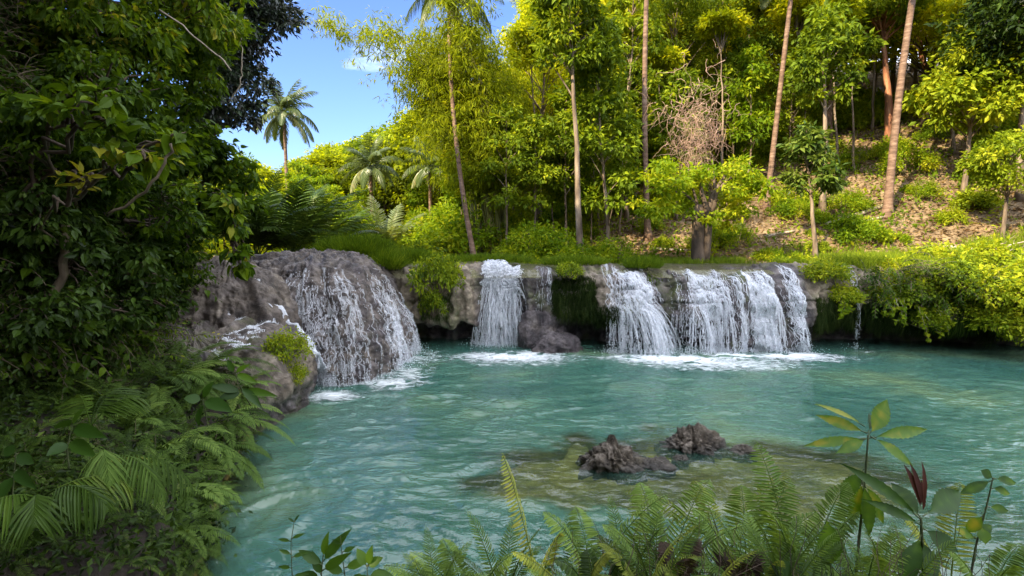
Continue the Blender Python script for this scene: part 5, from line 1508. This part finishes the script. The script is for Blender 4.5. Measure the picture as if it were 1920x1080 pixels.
bank_palm('small palm with upright leaves between the ferns of the bank', 170, 800, 4.8, (20, 160), 4, .5, 823, e=(.7, 1.2), tint=.7, leaf='leaf_dark')

def leaf_to(mb, base, tip, w, tmpl=OVATE, tint=.5, face=None, sbm=None, petiole=.12):
    base, tip = np.array(base, float), np.array(tip, float); d = tip - base; L = np.linalg.norm(d)
    if face is None: face = np.array([0, -.75, .75])
    if sbm is not None: sbm.tube([base - d * 0, base + d * petiole], [.004, .003], 4, cap=False)
    mb.leaves([base + d * petiole], d, np.array(face), L * (1 - petiole), w, tmpl, tint)

def broad_plant(label, root_px, y, stem, leaves, tintb=.5, seed=1, w=.10, tmpl=OVATE, leaf='leaf_broad', name='broadleaf_plant', srad=.008, extra=None):
    """stem: list of pixels from the root up; leaves: (node px, node py, tip px, tip py, dy, width, tint)"""
    r = rs(seed); o0 = at_y(*root_px, y); sb, lb = MB(), MB()
    pts = resample([at_y(px, py, y) - o0 for px, py in stem], 14)
    sb.tube(pts, np.linspace(srad, srad * .5, 14), 7)
    for (ax, ay, bx, by, dy, ww, ti) in leaves:
        leaf_to(lb, at_y(ax, ay, y) - o0, at_y(bx, by, y + dy) - o0, ww, tmpl, ti, face=unit([r.normal(0, .3), -.8, .65]), sbm=sb)
    root = thing(name, label, 'plant', o0)
    sb.build('stem', M['stem_green'], root, True)
    lb.build('leaves', M[leaf], root, True)
    if extra:
        eb = MB()
        for (ax, ay, bx, by, dy, ww, ti) in extra:
            leaf_to(eb, at_y(ax, ay, y) - o0, at_y(bx, by, y + dy) - o0, ww, LANCE, ti)
        eb.build('young_leaves', M['leaf_red'], root, True)
    return root

broad_plant('leafy seedling with broad bluish leaves among the ferns at the top of the bank', (470, 735), 7.2, [(470, 760), (455, 735), (440, 700)],
            [(440, 700, 480, 715, -.1, .10, .8), (440, 700, 465, 682, 0, .09, .85), (440, 700, 425, 675, 0, .09, .6), (455, 730, 515, 740, -.1, .11, .7), (450, 725, 490, 760, -.2, .12, .45), (455, 735, 410, 745, -.2, .14, .35), (455, 735, 395, 720, -.2, .13, .4)], seed=2)
broad_plant('plant with large dull green leaves between the ferns of the bank', (390, 790), 6.2, [(390, 800), (385, 770), (380, 750)],
            [(380, 750, 430, 765, -.2, .17, .4), (382, 755, 365, 795, -.3, .15, .4), (380, 750, 345, 745, -.1, .13, .5), (380, 750, 395, 715, 0, .12, .5)], seed=3)
broad_plant('shaded plant with wide leaves on the dark lower left bank', (120, 850), 4.6, [(130, 880), (125, 840), (135, 800)],
            [(135, 800, 185, 815, -.2, .12, .4), (135, 800, 100, 790, -.2, .12, .4), (130, 830, 90, 850, -.2, .11, .35), (130, 825, 170, 850, -.2, .12, .45), (135, 800, 150, 765, 0, .11, .5)], seed=4)
broad_plant('small leafy plant at the left edge beside the feathery palm', (30, 900), 3.8, [(20, 980), (25, 900), (30, 850)],
            [(30, 850, 60, 870, 0, .09, .4), (30, 850, 5, 840, 0, .09, .35), (25, 890, -10, 940, -.2, .12, .45), (27, 880, 55, 910, -.2, .08, .35), (20, 970, 40, 1000, -.2, .07, .35), (20, 960, -8, 985, -.2, .07, .3)], seed=5)
r = rs(71)
for i in range(26):
    px, py = r.uniform(20, 420), r.uniform(660, 960)
    h_, _n = hit(px, py)
    if h_ is None or h_[2] < .3: continue
    v = [1, 3, 5][i % 3]
    plant('bank_creeper', SPN[v] + ' spreading over the left bank between the ferns', 'creeper', h_ + [0, 0, .03], SP[v], rz=r.uniform(-1.2, .8), sc=r.uniform(.30, .5) * (h_[1] / 6), group='creepers on the left bank, ' + SPN[v])

# many more ferns crowd the bank, its shade put into their low tints
FB = [fern_meshes(841, 8, .95, 34, .12, .017, M['fern'], arch=.8, elev=(.2, 1.0), tint=.24), fern_meshes(842, 9, .75, 32, .10, .015, M['fern'], arch=1.0, elev=(.1, .9), tint=.38),
      fern_meshes(843, 8, 1.05, 36, .11, .016, M['fern'], arch=.7, elev=(.3, 1.1), tint=.14), fern_meshes(844, 8, .7, 30, .10, .016, M['leaf_dark'], arch=.9, elev=(.1, 1.0), tint=.75)]
FBN = ['long arching green fern', 'short bright fern', 'long shadowy fern', 'small dark green fern']
r = rs(845); spots = []
for k in range(900):
    px, py = r.uniform(-20, 500), r.uniform(620, 1075)
    h_, _n = hit(px, py)
    if h_ is None or h_[2] < .22 or h_[1] > 11 or h_[0] < -6.6: continue
    if abs(h_[2] - float(H(h_[0], h_[1]))) > .3 and r.uniform() < .85: continue
    if px > 330 and py < 690: continue
    if py > 930 and px < 260 and r.uniform() < .75: continue
    if any((px - a) ** 2 + ((py - b_) * 1.5) ** 2 < 36 ** 2 for a, b_ in spots): continue
    spots.append((px, py)); v = int(r.integers(0, 4))
    plant('bank_fern', FBN[v] + ' crowded among others on the left bank', 'fern', h_ + [0, 0, .02], FB[v], rz=r.uniform(-.9, .9), sc=r.uniform(.55, .85) * (.45 + .09 * h_[1]), group='ferns crowding the left bank, ' + FBN[v], tilt=(r.normal(0, .12), r.normal(.18, .12)))
    if len(spots) > 74: break

# ------------------------------------------------------------------ plants on the rocks and the ledge
def bush_at(name, label, pos, parts, sc, rz=0, tilt=(0, 0), cat='bush'):
    return plant(name, label, cat, pos, parts, rz=rz, sc=sc, tilt=tilt)
BG = bush_mesh(441, .8, .75, 2600, .085, .05, M['leaf_green'], tint=.75, clumps=60)
BG2 = bush_mesh(442, .8, .9, 2400, .12, .06, M['leaf_green'], tint=.45, clumps=50)
BG3 = bush_mesh(443, .9, .9, 3000, .12, .065, M['leaf_green'], tint=.68, clumps=60)
def loc_ledge(px, py, y): return at_y(px, py, y)
bush_at('rock_bush', 'fresh green bush draping over the edge of the shelf in front of the dome', (-4.62, 10.7, 1.12), BG, (.58, .70, .72))
bush_at('rock_bush', 'tuft of green leaves hanging below the bush on the shelf edge', (-4.42, 10.4, .72), BG, (.32, .38, .5), rz=2)
bush_at('rock_bush', 'dark green shrub growing out of the ledge between the dome and the narrow fall', loc_ledge(822, 545, 16.7), BG2, (.95, .65, 1.45), rz=.4)
bush_at('rock_bush', 'lower skirt of the dark shrub hanging down the ledge face', loc_ledge(812, 585, 16.5), BG2, (.60, .4, .95), rz=2.2)
bush_at('rock_bush', 'low leafy clump on the ledge rim just right of the narrow fall', loc_ledge(1068, 518, 16.75), BG2, (.68, .5, .55), rz=1.2)

def hanging(name, label, x0, x1, z0, z1, n, seed, mat='moss', L=(.25, .6), w=.014, tint=.5, cat='hanging moss', out=.05, yoff=0.0):
    r = rs(seed); xs = r.uniform(x0, x1, n); P = []
    for xx in xs:
        g = LG[int(np.clip(uX(xx), 0, len(us) - 1))]
        j = np.nonzero((g[:, 2] < r.uniform(z0, z1)) & (g[:, 1] < np.interp(xx, LX, LY) + .3))[0]
        if len(j): P.append(g[j[0]] + [r.normal(0, .03), -out * r.uniform(0, 2) + yoff, 0])
    P = np.array(P); n = len(P); d = np.array([0, -.12, -1]) + r.normal(0, .22, (n, 3))
    mb = MB().leaves(P, d, unit(np.array([0, -1, .2]) + r.normal(0, .3, (n, 3))), r.uniform(*L, n), w, BLADE, np.clip(r.normal(tint, .2, n), 0, 1))
    return tag(mb.build(name, M[mat]), label, cat)
hanging('hanging_moss', 'thick dark mossy curtain hanging from the ledge left of the middle fall', 1.35, 2.65, 1.2, 2.35, 5200, 901, L=(.2, .55), w=.012)
hanging('hanging_moss', 'thin moss fringe under the lip at the left edge of the middle fall', 2.6, 3.2, .9, 1.5, 900, 902, L=(.15, .35), w=.010, tint=.3)
hanging('hanging_moss', 'olive moss patch on the ledge below the dark shrub', -2.9, -1.9, 1.0, 1.8, 1300, 903, L=(.08, .22), w=.008, tint=.45)
hanging('hanging_moss', 'dark green moss mat under the sunlit rock right of the widest fall', 9.4, 10.8, .6, 1.7, 4200, 904, L=(.2, .5), w=.012, tint=.55)
hanging('hanging_moss', 'shaded moss mat under the overhanging plants in the middle of the right bank', 11.0, 13.6, .5, 1.6, 4200, 905, L=(.2, .5), w=.013, tint=.4)
hanging('hanging_moss', 'brownish hanging roots and moss at the far right of the bank', 13.6, 17.5, .4, 1.7, 5200, 906, L=(.25, .6), w=.014, tint=.45)
hanging('dry_grass_skirt', 'pale dry grass drooping from the right bank over the dark hollow', 12.9, 14.2, 1.0, 1.5, 1500, 907, mat='fern', L=(.35, .7), w=.016, tint=.30, cat='dry grass', out=.2)
hanging('hanging_grass', 'small grass tuft hanging over the lip between the middle and widest falls', 4.35, 4.85, 2.2, 2.45, 500, 908, mat='grass', L=(.15, .35), w=.012, tint=.25, cat='grass tuft')

def tuft(label, pos, rx, ry, n, h, seed, tint=.5, mat='grass', w=.016, name='grass_tuft'):
    r = rs(seed); a = r.uniform(0, 6.28, n); q_ = r.uniform(0, 1, n) ** .5
    P = np.stack([rx * q_ * np.cos(a), ry * q_ * np.sin(a), 0 * a], -1); P[:, 2] = .35 * h * (1 - q_ ** 2)
    d = P * [1.1 / rx, 1.1 / ry, 0] * .6 + [0, 0, .9] + r.normal(0, .3, (n, 3))
    o = MB().leaves(P, d, unit(d + r.normal(0, .5, (n, 3))), h * r.uniform(.5, 1.1, n), w, BLADE, np.clip(r.normal(tint, .18, n), 0, 1)).build(name, M[mat], None, False, pos)
    return tag(o, label, 'grass tuft')
tuft('broad soft grass mound spilling over the right shoulder of the dome', at_y(668, 488, 18.5), 1.15, .9, 4200, .75, 911, .45)
tuft('grass mound between the dome and the first dry ledge rock', at_y(722, 505, 17.8), .55, .5, 1700, .60, 912, .38)
tuft('low grass behind the dark ledge shrub', at_y(775, 492, 18.5), .8, .5, 1600, .45, 913, .45)
tuft('short grass tuft on the rim at the right end of the middle fall', at_y(1205, 503, 17.3), .55, .4, 1500, .34, 914, .42)
tuft('grass strip on the rim above the hanging moss', at_y(1080, 497, 17.8), 1.1, .5, 2200, .30, 915, .5)
tuft('grass strip on the rim above the narrow fall', at_y(915, 492, 19.5), 1.6, .5, 2400, .30, 916, .5)

# the overgrown right bank
r = rs(921)
bank = [(1545, 505, 16.9, 2, .75, 'sunlit ferny shrub at the right end of the widest fall'), (1575, 545, 16.6, 2, .62, 'yellow green shrub hanging below the sunlit ferny one'),
        (1560, 490, 18.0, 2, .6, 'low bright shrub behind the sunlit ferny one'),
        (1650, 545, 16.7, 0, .75, 'green leafy shrub right of the orange sunlit rock'), (1672, 510, 17.4, 2, .9, 'bright shrub on the rim right of the orange sunlit rock'),
        (1720, 545, 16.5, 1, 1.0, 'dark leafy shrub bulging from the middle of the right bank'), (1730, 590, 16.2, 1, .7, 'lower dark shrub above the trailing vines of the right bank'),
        (1790, 520, 16.4, 1, 1.1, 'broad dark shrub with large leaves on the right bank'), (1790, 575, 16.1, 0, .8, 'green shrub under the broad dark one on the right bank'),
        (1850, 545, 15.9, 2, 1.1, 'bright yellow green shrub near the right edge of the bank'), (1890, 600, 15.6, 2, 1.0, 'sunny shrub low at the right edge of the bank'),
        (1930, 540, 15.6, 2, 1.3, 'large sunny shrub cut by the right picture edge'), (1930, 620, 15.2, 0, .9, 'green shrub at the waterline of the right picture edge'),
        (1760, 485, 18.2, 2, 1.0, 'bright shrub on top of the bank beneath the bleached branch'), (1850, 490, 18.0, 2, 1.2, 'tall bright shrub behind the sunny ones at the right'),
        (1620, 492, 18.8, 2, .7, 'low bright bush on the rim above the orange rock')]
MP = [BG, BG2, BG3]
for i, (px, py, y, v, s, lb) in enumerate(bank):
    p_ = at_y(px, py + 20, y)
    bush_at('bank_bush', lb, p_, MP[v], (s * 1.15, s * .8, s), rz=i * 1.9)
for i in range(20):
    px = r.uniform(1640, 1960); x_ = at_y(px, 560, 16.5)[0]
    yy = np.interp(x_, LX, LY) - .35; z_ = r.uniform(1.7, 2.7)
    v = [0, 2, 4][i % 3]
    plant('bank_vine', SPN[v] + ' arching out of the right bank', 'creeper', (x_, yy, z_), SP[v], rz=-1.57 + r.normal(0, .6), sc=r.uniform(.8, 1.15), group='creepers on the right bank, ' + SPN[v])

def trailing(label, px, py0, py1, y, seed, mat='leaf_yellow', n=3, w=.25, L=.13, name='trailing_vine'):
    r = rs(seed); o0 = at_y(px, py0, y); sb, lb = MB(), MB()
    for i in range(n):
        e = at_y(px + r.normal(0, 8), py0 + (py1 - py0) * r.uniform(.6, 1), y) - o0
        pts = curve_pts((r.normal(0, w), .1, 0), e + [r.normal(0, w * .5), 0, 0], k=16, bow=(r.normal(0, .1), -.15, 0)) + r.normal(0, .015, (16, 3))
        sb.tube(pts, np.linspace(.010, .004, 16), 4, cap=False)
        j = r.integers(0, 16, 22)
        lb.leaves(pts[j], rand_dirs(r, 22, -.6), rand_dirs(r, 22, 0) * .5 + [0, -.8, .4], L * r.uniform(.6, 1.2, 22), L * .75 * r.uniform(.6, 1.2, 22), HEART, np.clip(r.normal(.65, .15, 22), 0, 1))
    root = thing(name, label, 'vine', o0)
    sb.build('stems', M['dead_wood'], root, True); lb.build('leaves', M[mat], root)
trailing('long leafy vine dangling almost to the water in front of the dark hollow', 1745, 575, 655, 15.9, 931, n=4)
trailing('vine dangling to the left of the longest one', 1690, 560, 625, 16.0, 932, n=3)
trailing('short yellow leaved vine beneath the first right bank shrubs', 1668, 555, 605, 16.1, 933, n=4)
trailing('vine hanging under the sunlit ferny shrub', 1588, 550, 600, 16.3, 934, n=4)
trailing('sparse vine with few leaves between the shrub skirts of the right bank', 1770, 580, 630, 15.8, 935, n=3)

# ------------------------------------------------------------------ foreground, right
def fg_fern(label, px, py, y, fr, seed, leaf='fern', pl=.11, pw=.012, npair=30, tint=.55, arch=.55, name='fern'):
    """fr: tips as pixels with a depth offset; each frond bows from the shared crown to its tip"""
    r = rs(seed); o0 = at_y(px, py, y); root = thing(name, label, 'fern', o0)
    for (tx, ty, dy, k) in fr:
        e = at_y(tx, ty, y + dy) - o0; L = np.linalg.norm(e); mb = MB()
        d = e / L
        bow = .26 * L
        pts = curve_pts((0, 0, 0), e, k=npair + 2, sag=-bow * k)
        tg = unit(np.gradient(pts, axis=0))
        mb.tube(pts, np.linspace(.0045, .0012, len(pts)), 5, tint=.3, cap=False)
        up0 = unit(np.cross(np.cross(tg, [0, 0, 1.0]) + 1e-4, tg))
        S = unit(np.cross(tg, up0) + r.normal(0, .05, 3)); t = np.linspace(0, 1, len(pts)); u_ = t > .16
        prof = np.clip(np.sin(np.clip(.2 + .8 * (t[u_] - .16) / .84, 0, 1) * math.pi) ** .6, .07, 1)
        for sg in (-1, 1):
            n = u_.sum()
            dd = S[u_] * sg * .95 + tg[u_] * .30 + [0, 0, -.10] + r.normal(0, .06, (n, 3))
            mb.leaves(pts[u_], dd, up0[u_] + r.normal(0, .12, (n, 3)), pl * (L / .6) ** .5 * prof * r.uniform(.85, 1.08, n), pw * (.6 + .5 * prof), LANCE, np.clip(tint + r.normal(0, .06, n) + r.normal(0, .05), 0, 1))
        mb.build('frond', M[leaf], root)
    return root
fg_fern('tallest upright fern with a curled young tip, left of the pool rocks', 1010, 1110, 2.6, [(942, 850, .05, .30), (1050, 1000, -.1, .5)], 951, leaf='fern_gold', tint=.60, pl=.085, npair=36)
fg_fern('bright arching fern at the bottom edge below the pointed pool rock', 1110, 1090, 2.5, [(1250, 928, .1, .45), (1020, 960, .1, .6), (1080, 950, .3, .5)], 952, tint=.62, npair=30)
fg_fern('pale fern with flat wide fronds below the broader pool rock', 1240, 1120, 2.5, [(1200, 905, .3, .6), (1330, 900, .3, .6), (1130, 985, 0, .6), (1400, 985, -.1, .5)], 953, tint=.55, npair=36, pl=.12)
fg_fern('dense light green fern in the middle of the bottom right thicket', 1400, 1130, 2.45, [(1390, 910, .25, .6), (1300, 955, .1, .6), (1480, 900, .2, .5), (1530, 960, 0, .5)], 954, tint=.48, npair=36, pl=.12)
fg_fern('tangled fern with narrow fronds beneath the whorled seedling', 1500, 1130, 2.4, [(1420, 830, .35, .35), (1590, 905, .1, .6), (1440, 960, -.1, .6), (1610, 960, -.1, .5)], 955, tint=.42, npair=40, pl=.10)
fg_fern('fern at the bottom edge with low feathery fronds left of the upright one', 880, 1150, 2.5, [(770, 1035, .2, .5), (830, 1010, .2, .5), (960, 1040, 0, .5), (720, 1060, .1, .5)], 956, tint=.60, npair=32)
fg_fern('yellowing curved fern frond lying low at the bottom edge', 1080, 1140, 2.3, [(960, 1035, 0, .5), (1150, 1030, 0, .6)], 957, leaf='fern_gold', tint=.62, pl=.07)
fg_fern('golden fern tips standing behind the bottom thicket', 1360, 1050, 2.9, [(1170, 920, .2, .6), (1480, 880, .2, .5), (1300, 900, .3, .6)], 958, leaf='fern_gold', tint=.45, pl=.10)
fg_fern('yellow fern frond glowing behind the toothed leaves at the right', 1780, 1120, 2.7, [(1800, 905, .2, .55), (1690, 960, .1, .5)], 959, leaf='fern_gold', tint=.55, pl=.10)
fg_fern('shaded fern in the bottom right corner', 1850, 1130, 2.4, [(1915, 1020, .1, .6), (1780, 1030, .1, .5), (1900, 1060, -.1, .5)], 960, tint=.40)
fg_fern('withered black brown fern drooping in the thicket', 1270, 1110, 2.35, [(1240, 1015, .1, .9), (1310, 1010, .1, .9), (1290, 1050, -.1, .9)], 961, leaf='fern_dead', pl=.09)
fg_fern('second withered dark fern below the golden tips', 1380, 1130, 2.3, [(1340, 1030, .1, .9), (1430, 1035, .1, .8), (1390, 1055, -.1, .8)], 962, leaf='fern_dead', pl=.09)
fg_fern('dark drooping fern in the bottom middle under the arching bright one', 1120, 1150, 2.25, [(1040, 1050, 0, .8), (1170, 1050, 0, .8), (1100, 1030, .1, .6)], 963, leaf='leaf_dark', tint=.5, pl=.09)
fg_fern('low green fern filling the bottom edge beside the upright leaf', 1620, 1140, 2.35, [(1560, 1010, .1, .6), (1690, 1000, .1, .6), (1640, 1040, -.1, .6), (1500, 1040, 0, .6)], 964, tint=.50)

broad_plant('tall seedling with a whorl of seven toothed yellow green leaves over the pool', (1600, 1130), 2.55, [(1600, 1130), (1612, 1000), (1622, 900), (1628, 815)],
            [(1628, 818, 1672, 748, .05, .095, .80), (1622, 800, 1532, 748, .15, .045, .92), (1626, 812, 1534, 777, .05, .055, .80), (1624, 822, 1511, 832, 0, .05, .80), (1625, 822, 1573, 848, -.06, .055, .70),
             (1628, 822, 1752, 800, .02, .06, .74), (1632, 818, 1722, 872, -.08, .06, .76), (1628, 812, 1636, 770, .1, .03, .35),
             (1616, 900, 1600, 985, -.05, .08, .80), (1618, 905, 1668, 985, -.05, .085, .78), (1616, 900, 1640, 1010, -.1, .075, .72), (1620, 880, 1575, 935, -.03, .07, .62)], seed=6, tmpl=SERRATE, srad=.0085)
broad_plant('dark plant with big toothed leaves and dark red young shoots at the right', (1735, 1130), 2.4, [(1735, 1130), (1730, 1040), (1727, 970)],
            [(1727, 972, 1676, 903, .10, .10, .30), (1730, 968, 1815, 915, .12, .11, .28), (1728, 975, 1598, 868, -.02, .06, .35), (1728, 1000, 1690, 1100, -.10, .085, .42), (1728, 985, 1632, 935, -.05, .05, .35),
             (1730, 990, 1800, 1035, -.1, .08, .3), (1728, 1010, 1760, 1095, -.12, .085, .3)], seed=7, tmpl=SERRATE, srad=.011,
            extra=[(1727, 960, 1715, 878, 0, .035, .4), (1728, 955, 1724, 876, 0, .03, .3), (1729, 955, 1743, 874, 0, .022, .6), (1729, 965, 1738, 905, 0, .02, .5)])
broad_plant('slim branching plant with small leaves at the right edge of the thicket', (1812, 1130), 2.55, [(1812, 1130), (1830, 1020), (1850, 950), (1862, 895)],
            [(1862, 900, 1800, 925, 0, .05, .35), (1862, 897, 1842, 882, 0, .05, .35), (1862, 897, 1912, 905, 0, .045, .45), (1858, 915, 1900, 925, 0, .045, .45), (1850, 950, 1898, 958, 0, .045, .45),
             (1845, 965, 1812, 1000, 0, .06, .65), (1840, 985, 1850, 1020, -.05, .06, .6), (1830, 1010, 1795, 990, 0, .05, .6), (1835, 1000, 1862, 985, 0, .05, .45)], seed=8, srad=.0065, tmpl=SERRATE)
broad_plant('single upright bright oval leaf on a short stem at the bottom edge', (1560, 1120), 2.3, [(1562, 1120), (1560, 1090), (1558, 1068)],
            [(1558, 1066, 1556, 985, -.02, .115, .66), (1560, 1080, 1500, 1060, -.02, .07, .45), (1560, 1085, 1610, 1100, -.02, .07, .40)], seed=9, srad=.005, tmpl=SERRATE)
broad_plant('low plant with pale blunt leaves at the bottom edge left of the upright leaf', (1500, 1130), 2.2, [(1500, 1150), (1495, 1110), (1490, 1080)],
            [(1490, 1082, 1450, 1058, 0, .09, .3), (1490, 1082, 1530, 1062, 0, .08, .35), (1492, 1090, 1470, 1120, -.1, .1, .3)], seed=10, srad=.005)
FG = [fern_meshes(971, 7, .50, 34, .075, .010, M['fern'], arch=.6, elev=(.6, 1.35), tint=.35), fern_meshes(972, 6, .42, 30, .065, .009, M['fern'], arch=.9, elev=(.4, 1.2), tint=.50),
      fern_meshes(973, 6, .45, 30, .07, .008, M['fern_dead'], arch=1.6, elev=(.3, 1.2), tint=.6), fern_meshes(974, 6, .48, 32, .07, .010, M['fern_gold'], arch=.7, elev=(.5, 1.3), tint=.30)]
FGN = ['low green fern', 'small arching fern', 'withered brown fern', 'yellowing fern']
r = rs(975)
for k in range(22):
    px = r.uniform(1090, 1760) if k < 15 else r.uniform(740, 1100); y = r.uniform(2.15, 2.6); v = int(r.choice([0, 1, 2, 3], p=[.42, .33, .07, .18]))
    z_ = at_y(px, 1080, y)[2] - r.uniform(.10, .26) + (-.08 if k >= 15 else .0)
    plant('thicket_fern', FGN[v] + ' in the tangled thicket along the bottom edge', 'fern', (at_y(px, 1080, y)[0], y, z_), FG[v], rz=r.uniform(0, 6.28), sc=r.uniform(.65, 1.0), group='ferns of the bottom thicket, ' + FGN[v])
r = rs(976); tb = MB()
for k in range(260):
    px = r.uniform(1080, 1800); y = r.uniform(2.1, 2.7); p0 = at_y(px, 1100, y) - [0, 0, r.uniform(.1, .3)]
    p1 = p0 + [r.normal(0, .12), r.normal(0, .08), r.uniform(.15, .52)]
    tb.tube(curve_pts(p0, p1, k=8, bow=(r.normal(0, .05), 0, 0)) + r.normal(0, .006, (8, 3)), np.linspace(.0028, .0010, 8), 3, cap=False)
tag(tb.build('tangled_stems', M['bark_dark']), 'dark thin stems tangled between the bottom ferns', 'undergrowth', kind='stuff')
# little weeds at the bottom edge, left of centre
broad_plant('small weed with pale pointed leaves at the bottom edge beside the sky reflection', (600, 1140), 2.5, [(600, 1150), (602, 1090), (606, 1040)],
            [(604, 1055, 650, 995, 0, .055, .60), (604, 1060, 560, 1030, 0, .05, .55), (604, 1070, 650, 1040, -.05, .05, .65), (602, 1085, 560, 1075, 0, .05, .5), (606, 1045, 612, 1000, 0, .04, .75), (602, 1095, 640, 1110, 0, .05, .5), (603, 1080, 585, 1035, 0, .045, .55)], seed=11, srad=.004)
broad_plant('thin weed stalk with tiny leaves and a seed head at the bottom edge', (550, 1140), 2.5, [(552, 1150), (548, 1080), (545, 1020), (552, 975)],
            [(552, 978, 560, 965, 0, .012, .3), (552, 980, 540, 970, 0, .012, .3), (546, 1010, 570, 1000, 0, .018, .5), (546, 1015, 520, 1010, 0, .018, .5), (547, 1040, 522, 1030, 0, .02, .5), (547, 1045, 575, 1035, 0, .02, .5), (548, 1065, 520, 1062, 0, .02, .5), (549, 1080, 580, 1075, 0, .02, .5)], seed=12, srad=.003)
broad_plant('weed with a budding stalk between the pointed leaved weed and the low ferns', (650, 1140), 2.5, [(655, 1150), (648, 1090), (640, 1030), (638, 1005)],
            [(638, 1008, 650, 1000, 0, .014, .25), (640, 1020, 622, 1012, 0, .02, .35), (642, 1035, 665, 1025, 0, .025, .45), (645, 1065, 690, 1050, 0, .045, .6), (646, 1075, 610, 1060, 0, .045, .5), (650, 1095, 700, 1085, 0, .06, .5)], seed=13, srad=.0035)
broad_plant('low leafy weed with rounded bright leaves at the bottom edge near the feathery ferns', (690, 1140), 2.4, [(692, 1150), (690, 1100), (688, 1060)],
            [(688, 1062, 670, 1030, 0, .05, .5), (688, 1062, 715, 1045, 0, .05, .55), (689, 1080, 735, 1078, 0, .06, .45), (689, 1085, 650, 1088, 0, .05, .5), (690, 1062, 695, 1025, 0, .04, .6)], seed=14, srad=.004)
# matted undergrowth of the near bank, below the frame edge
r = rs(72); n = 26000
x = r.uniform(-2.2, 4.5, n); y = r.uniform(1.2, 3.0, n)
P = np.stack([x, y, H(x, y)], -1); P[:, 2] += r.uniform(0, .16, n)
k_ = P[:, 2] > .3
tag(MB().leaves(P[k_], rand_dirs(r, k_.sum(), .5), rand_dirs(r, k_.sum(), 1.2), r.uniform(.04, .12, k_.sum()), r.uniform(.015, .05, k_.sum()), KITE, np.clip(r.normal(.4, .2, k_.sum()), 0, 1)).build('bank_undergrowth', M['leaf_green']),
    'matted low leaves on the near bank', 'undergrowth', kind='stuff')


# ------------------------------------------------------------------ labels that single out the copies
from bpy_extras.object_utils import world_to_camera_view
import collections
bpy.context.view_layer.update()
def pix(o):
    c = world_to_camera_view(scene, cam, o.matrix_world.translation)
    return c.x * 1920, (1 - c.y) * 1080, c.z
MARKS = [(500, 'the leafy left wall'), (545, 'the far coconut palm'), (612, 'the shaded palm clump'), (700, 'the small sunlit coconut palm'), (808, 'the half sunk coconut palm'), (893, 'the tall thin palm trunk'), (985, 'the bamboo'),
         (1091, 'the tall pale tree'), (1142, 'the thin leafy tree'), (1216, 'the reddish palm trunk'), (1311, 'the stout forked tree'), (1434, 'the leaning palm trunk'), (1530, 'the dark leafy sapling'),
         (1592, 'the pole thin tree'), (1661, 'the thick grey palm trunk'), (1722, 'the red barked leaning tree'), (1800, 'the thin dark crowned tree'), (1900, 'the right picture edge')]
ORD = ['nearest', 'second', 'third', 'fourth', 'fifth', 'sixth', 'seventh', 'eighth', 'ninth', 'tenth', 'eleventh', 'twelfth', 'thirteenth', 'fourteenth', 'fifteenth', 'sixteenth']
KIND = {'forest_tree': None, 'valley_tree': None, 'small_tree': 'bushy small tree', 'valley_bush': 'valley bush', 'slope_bush': 'undergrowth bush', 'sapling': None}
bins = collections.defaultdict(list)
for o in list(scene.objects):
    kn = o.name.split('.')[0]
    if o.parent is None and kn in KIND and 'label' in o:
        x, y, d = pix(o)
        if kn == 'forest_tree':
            w = {'a': 'yellow green full crowned tree', 'b': 'tall narrow yellow green tree', 'c': 'deep green round tree', 'd': 'tall narrow deep green tree', 'e': 'dark barked spreading tree'}[o['group'][-1]]
        elif kn == 'valley_tree': w = ('dark' if 'dark' in o['group'] else 'yellow') + ' green valley tree'
        elif kn == 'sapling': w = ('deep green' if 'deep' in o['group'] else 'yellow green') + ' sapling'
        else: w = KIND[kn]
        m = min(MARKS, key=lambda q: abs(q[0] - x))
        bins[(w, 'left' if x < m[0] else 'right', m[1])].append((d, o))
for (w, side, mk), lst in bins.items():
    lst.sort(key=lambda q: q[0])
    for i, (d, o) in enumerate(lst):
        if len(lst) == 1: o['label'] = f'only {w} just {side} of {mk}'
        else: o['label'] = f'{w} {side} of {mk}, {ORD[min(i, 15)]} upslope'
MK2 = [(740, 'the low leafy weed'), (880, 'the low feathery ferns'), (1010, 'the tallest upright fern'), (1150, 'the pointed pool rock'), (1305, 'the broader pool rock'), (1400, 'the low dark pool stone'), (1500, 'the low pale leaved plant'), (1560, 'the upright oval leaf'), (1625, 'the whorled seedling'), (1730, 'the red shoots')]
bins = collections.defaultdict(list)
for o in scene.objects:
    if o.parent is None and o.name.split('.')[0] == 'thicket_fern':
        x, y, d = pix(o); m = min(MK2, key=lambda q: abs(q[0] - x))
        bins[(o['group'].split(', ')[1], 'left' if x < m[0] else 'right', m[1])].append((abs(x - m[0]), o))
for (w, side, mk), lst in bins.items():
    lst.sort(key=lambda q: q[0])
    for i, (d, o) in enumerate(lst):
        o['label'] = f'{w} {side} of {mk}' + ('' if len(lst) == 1 else f', {ORD[min(i, 15)]} from it')
for o in scene.objects:
    kn = o.name.split('.')[0]
    if o.parent is None and kn in ('wall_creeper', 'bank_fern', 'bank_creeper', 'bank_vine', 'thicket_fern'):
        x, y, d = pix(o)
        if kn == 'wall_creeper':
            a = 'top' if y < 120 else 'upper part' if y < 300 else 'middle' if y < 450 else 'foot'
            b_ = 'near the picture edge' if x < 140 else 'towards the pale rocks' if x > 300 else 'midway along it'
            o['label'] = o['label'].replace('the dark leafy wall on the left', f'the {a} of the leafy wall {b_}')
            o['group'] = o['group'] + f', {a}, {b_}'
        elif kn == 'bank_fern':
            a = 'beneath the leafy wall' if y < 760 else 'at mid height' if y < 880 else 'above the dark hollow'
            b_ = 'over the water' if x > 360 else 'in the middle' if x > 180 else 'by the picture edge'
            o['label'] = o['label'].replace('crowded among others on the left bank', f'on the left bank {a}, {b_}')
            o['group'] = o['group'] + f', {a}, {b_}'
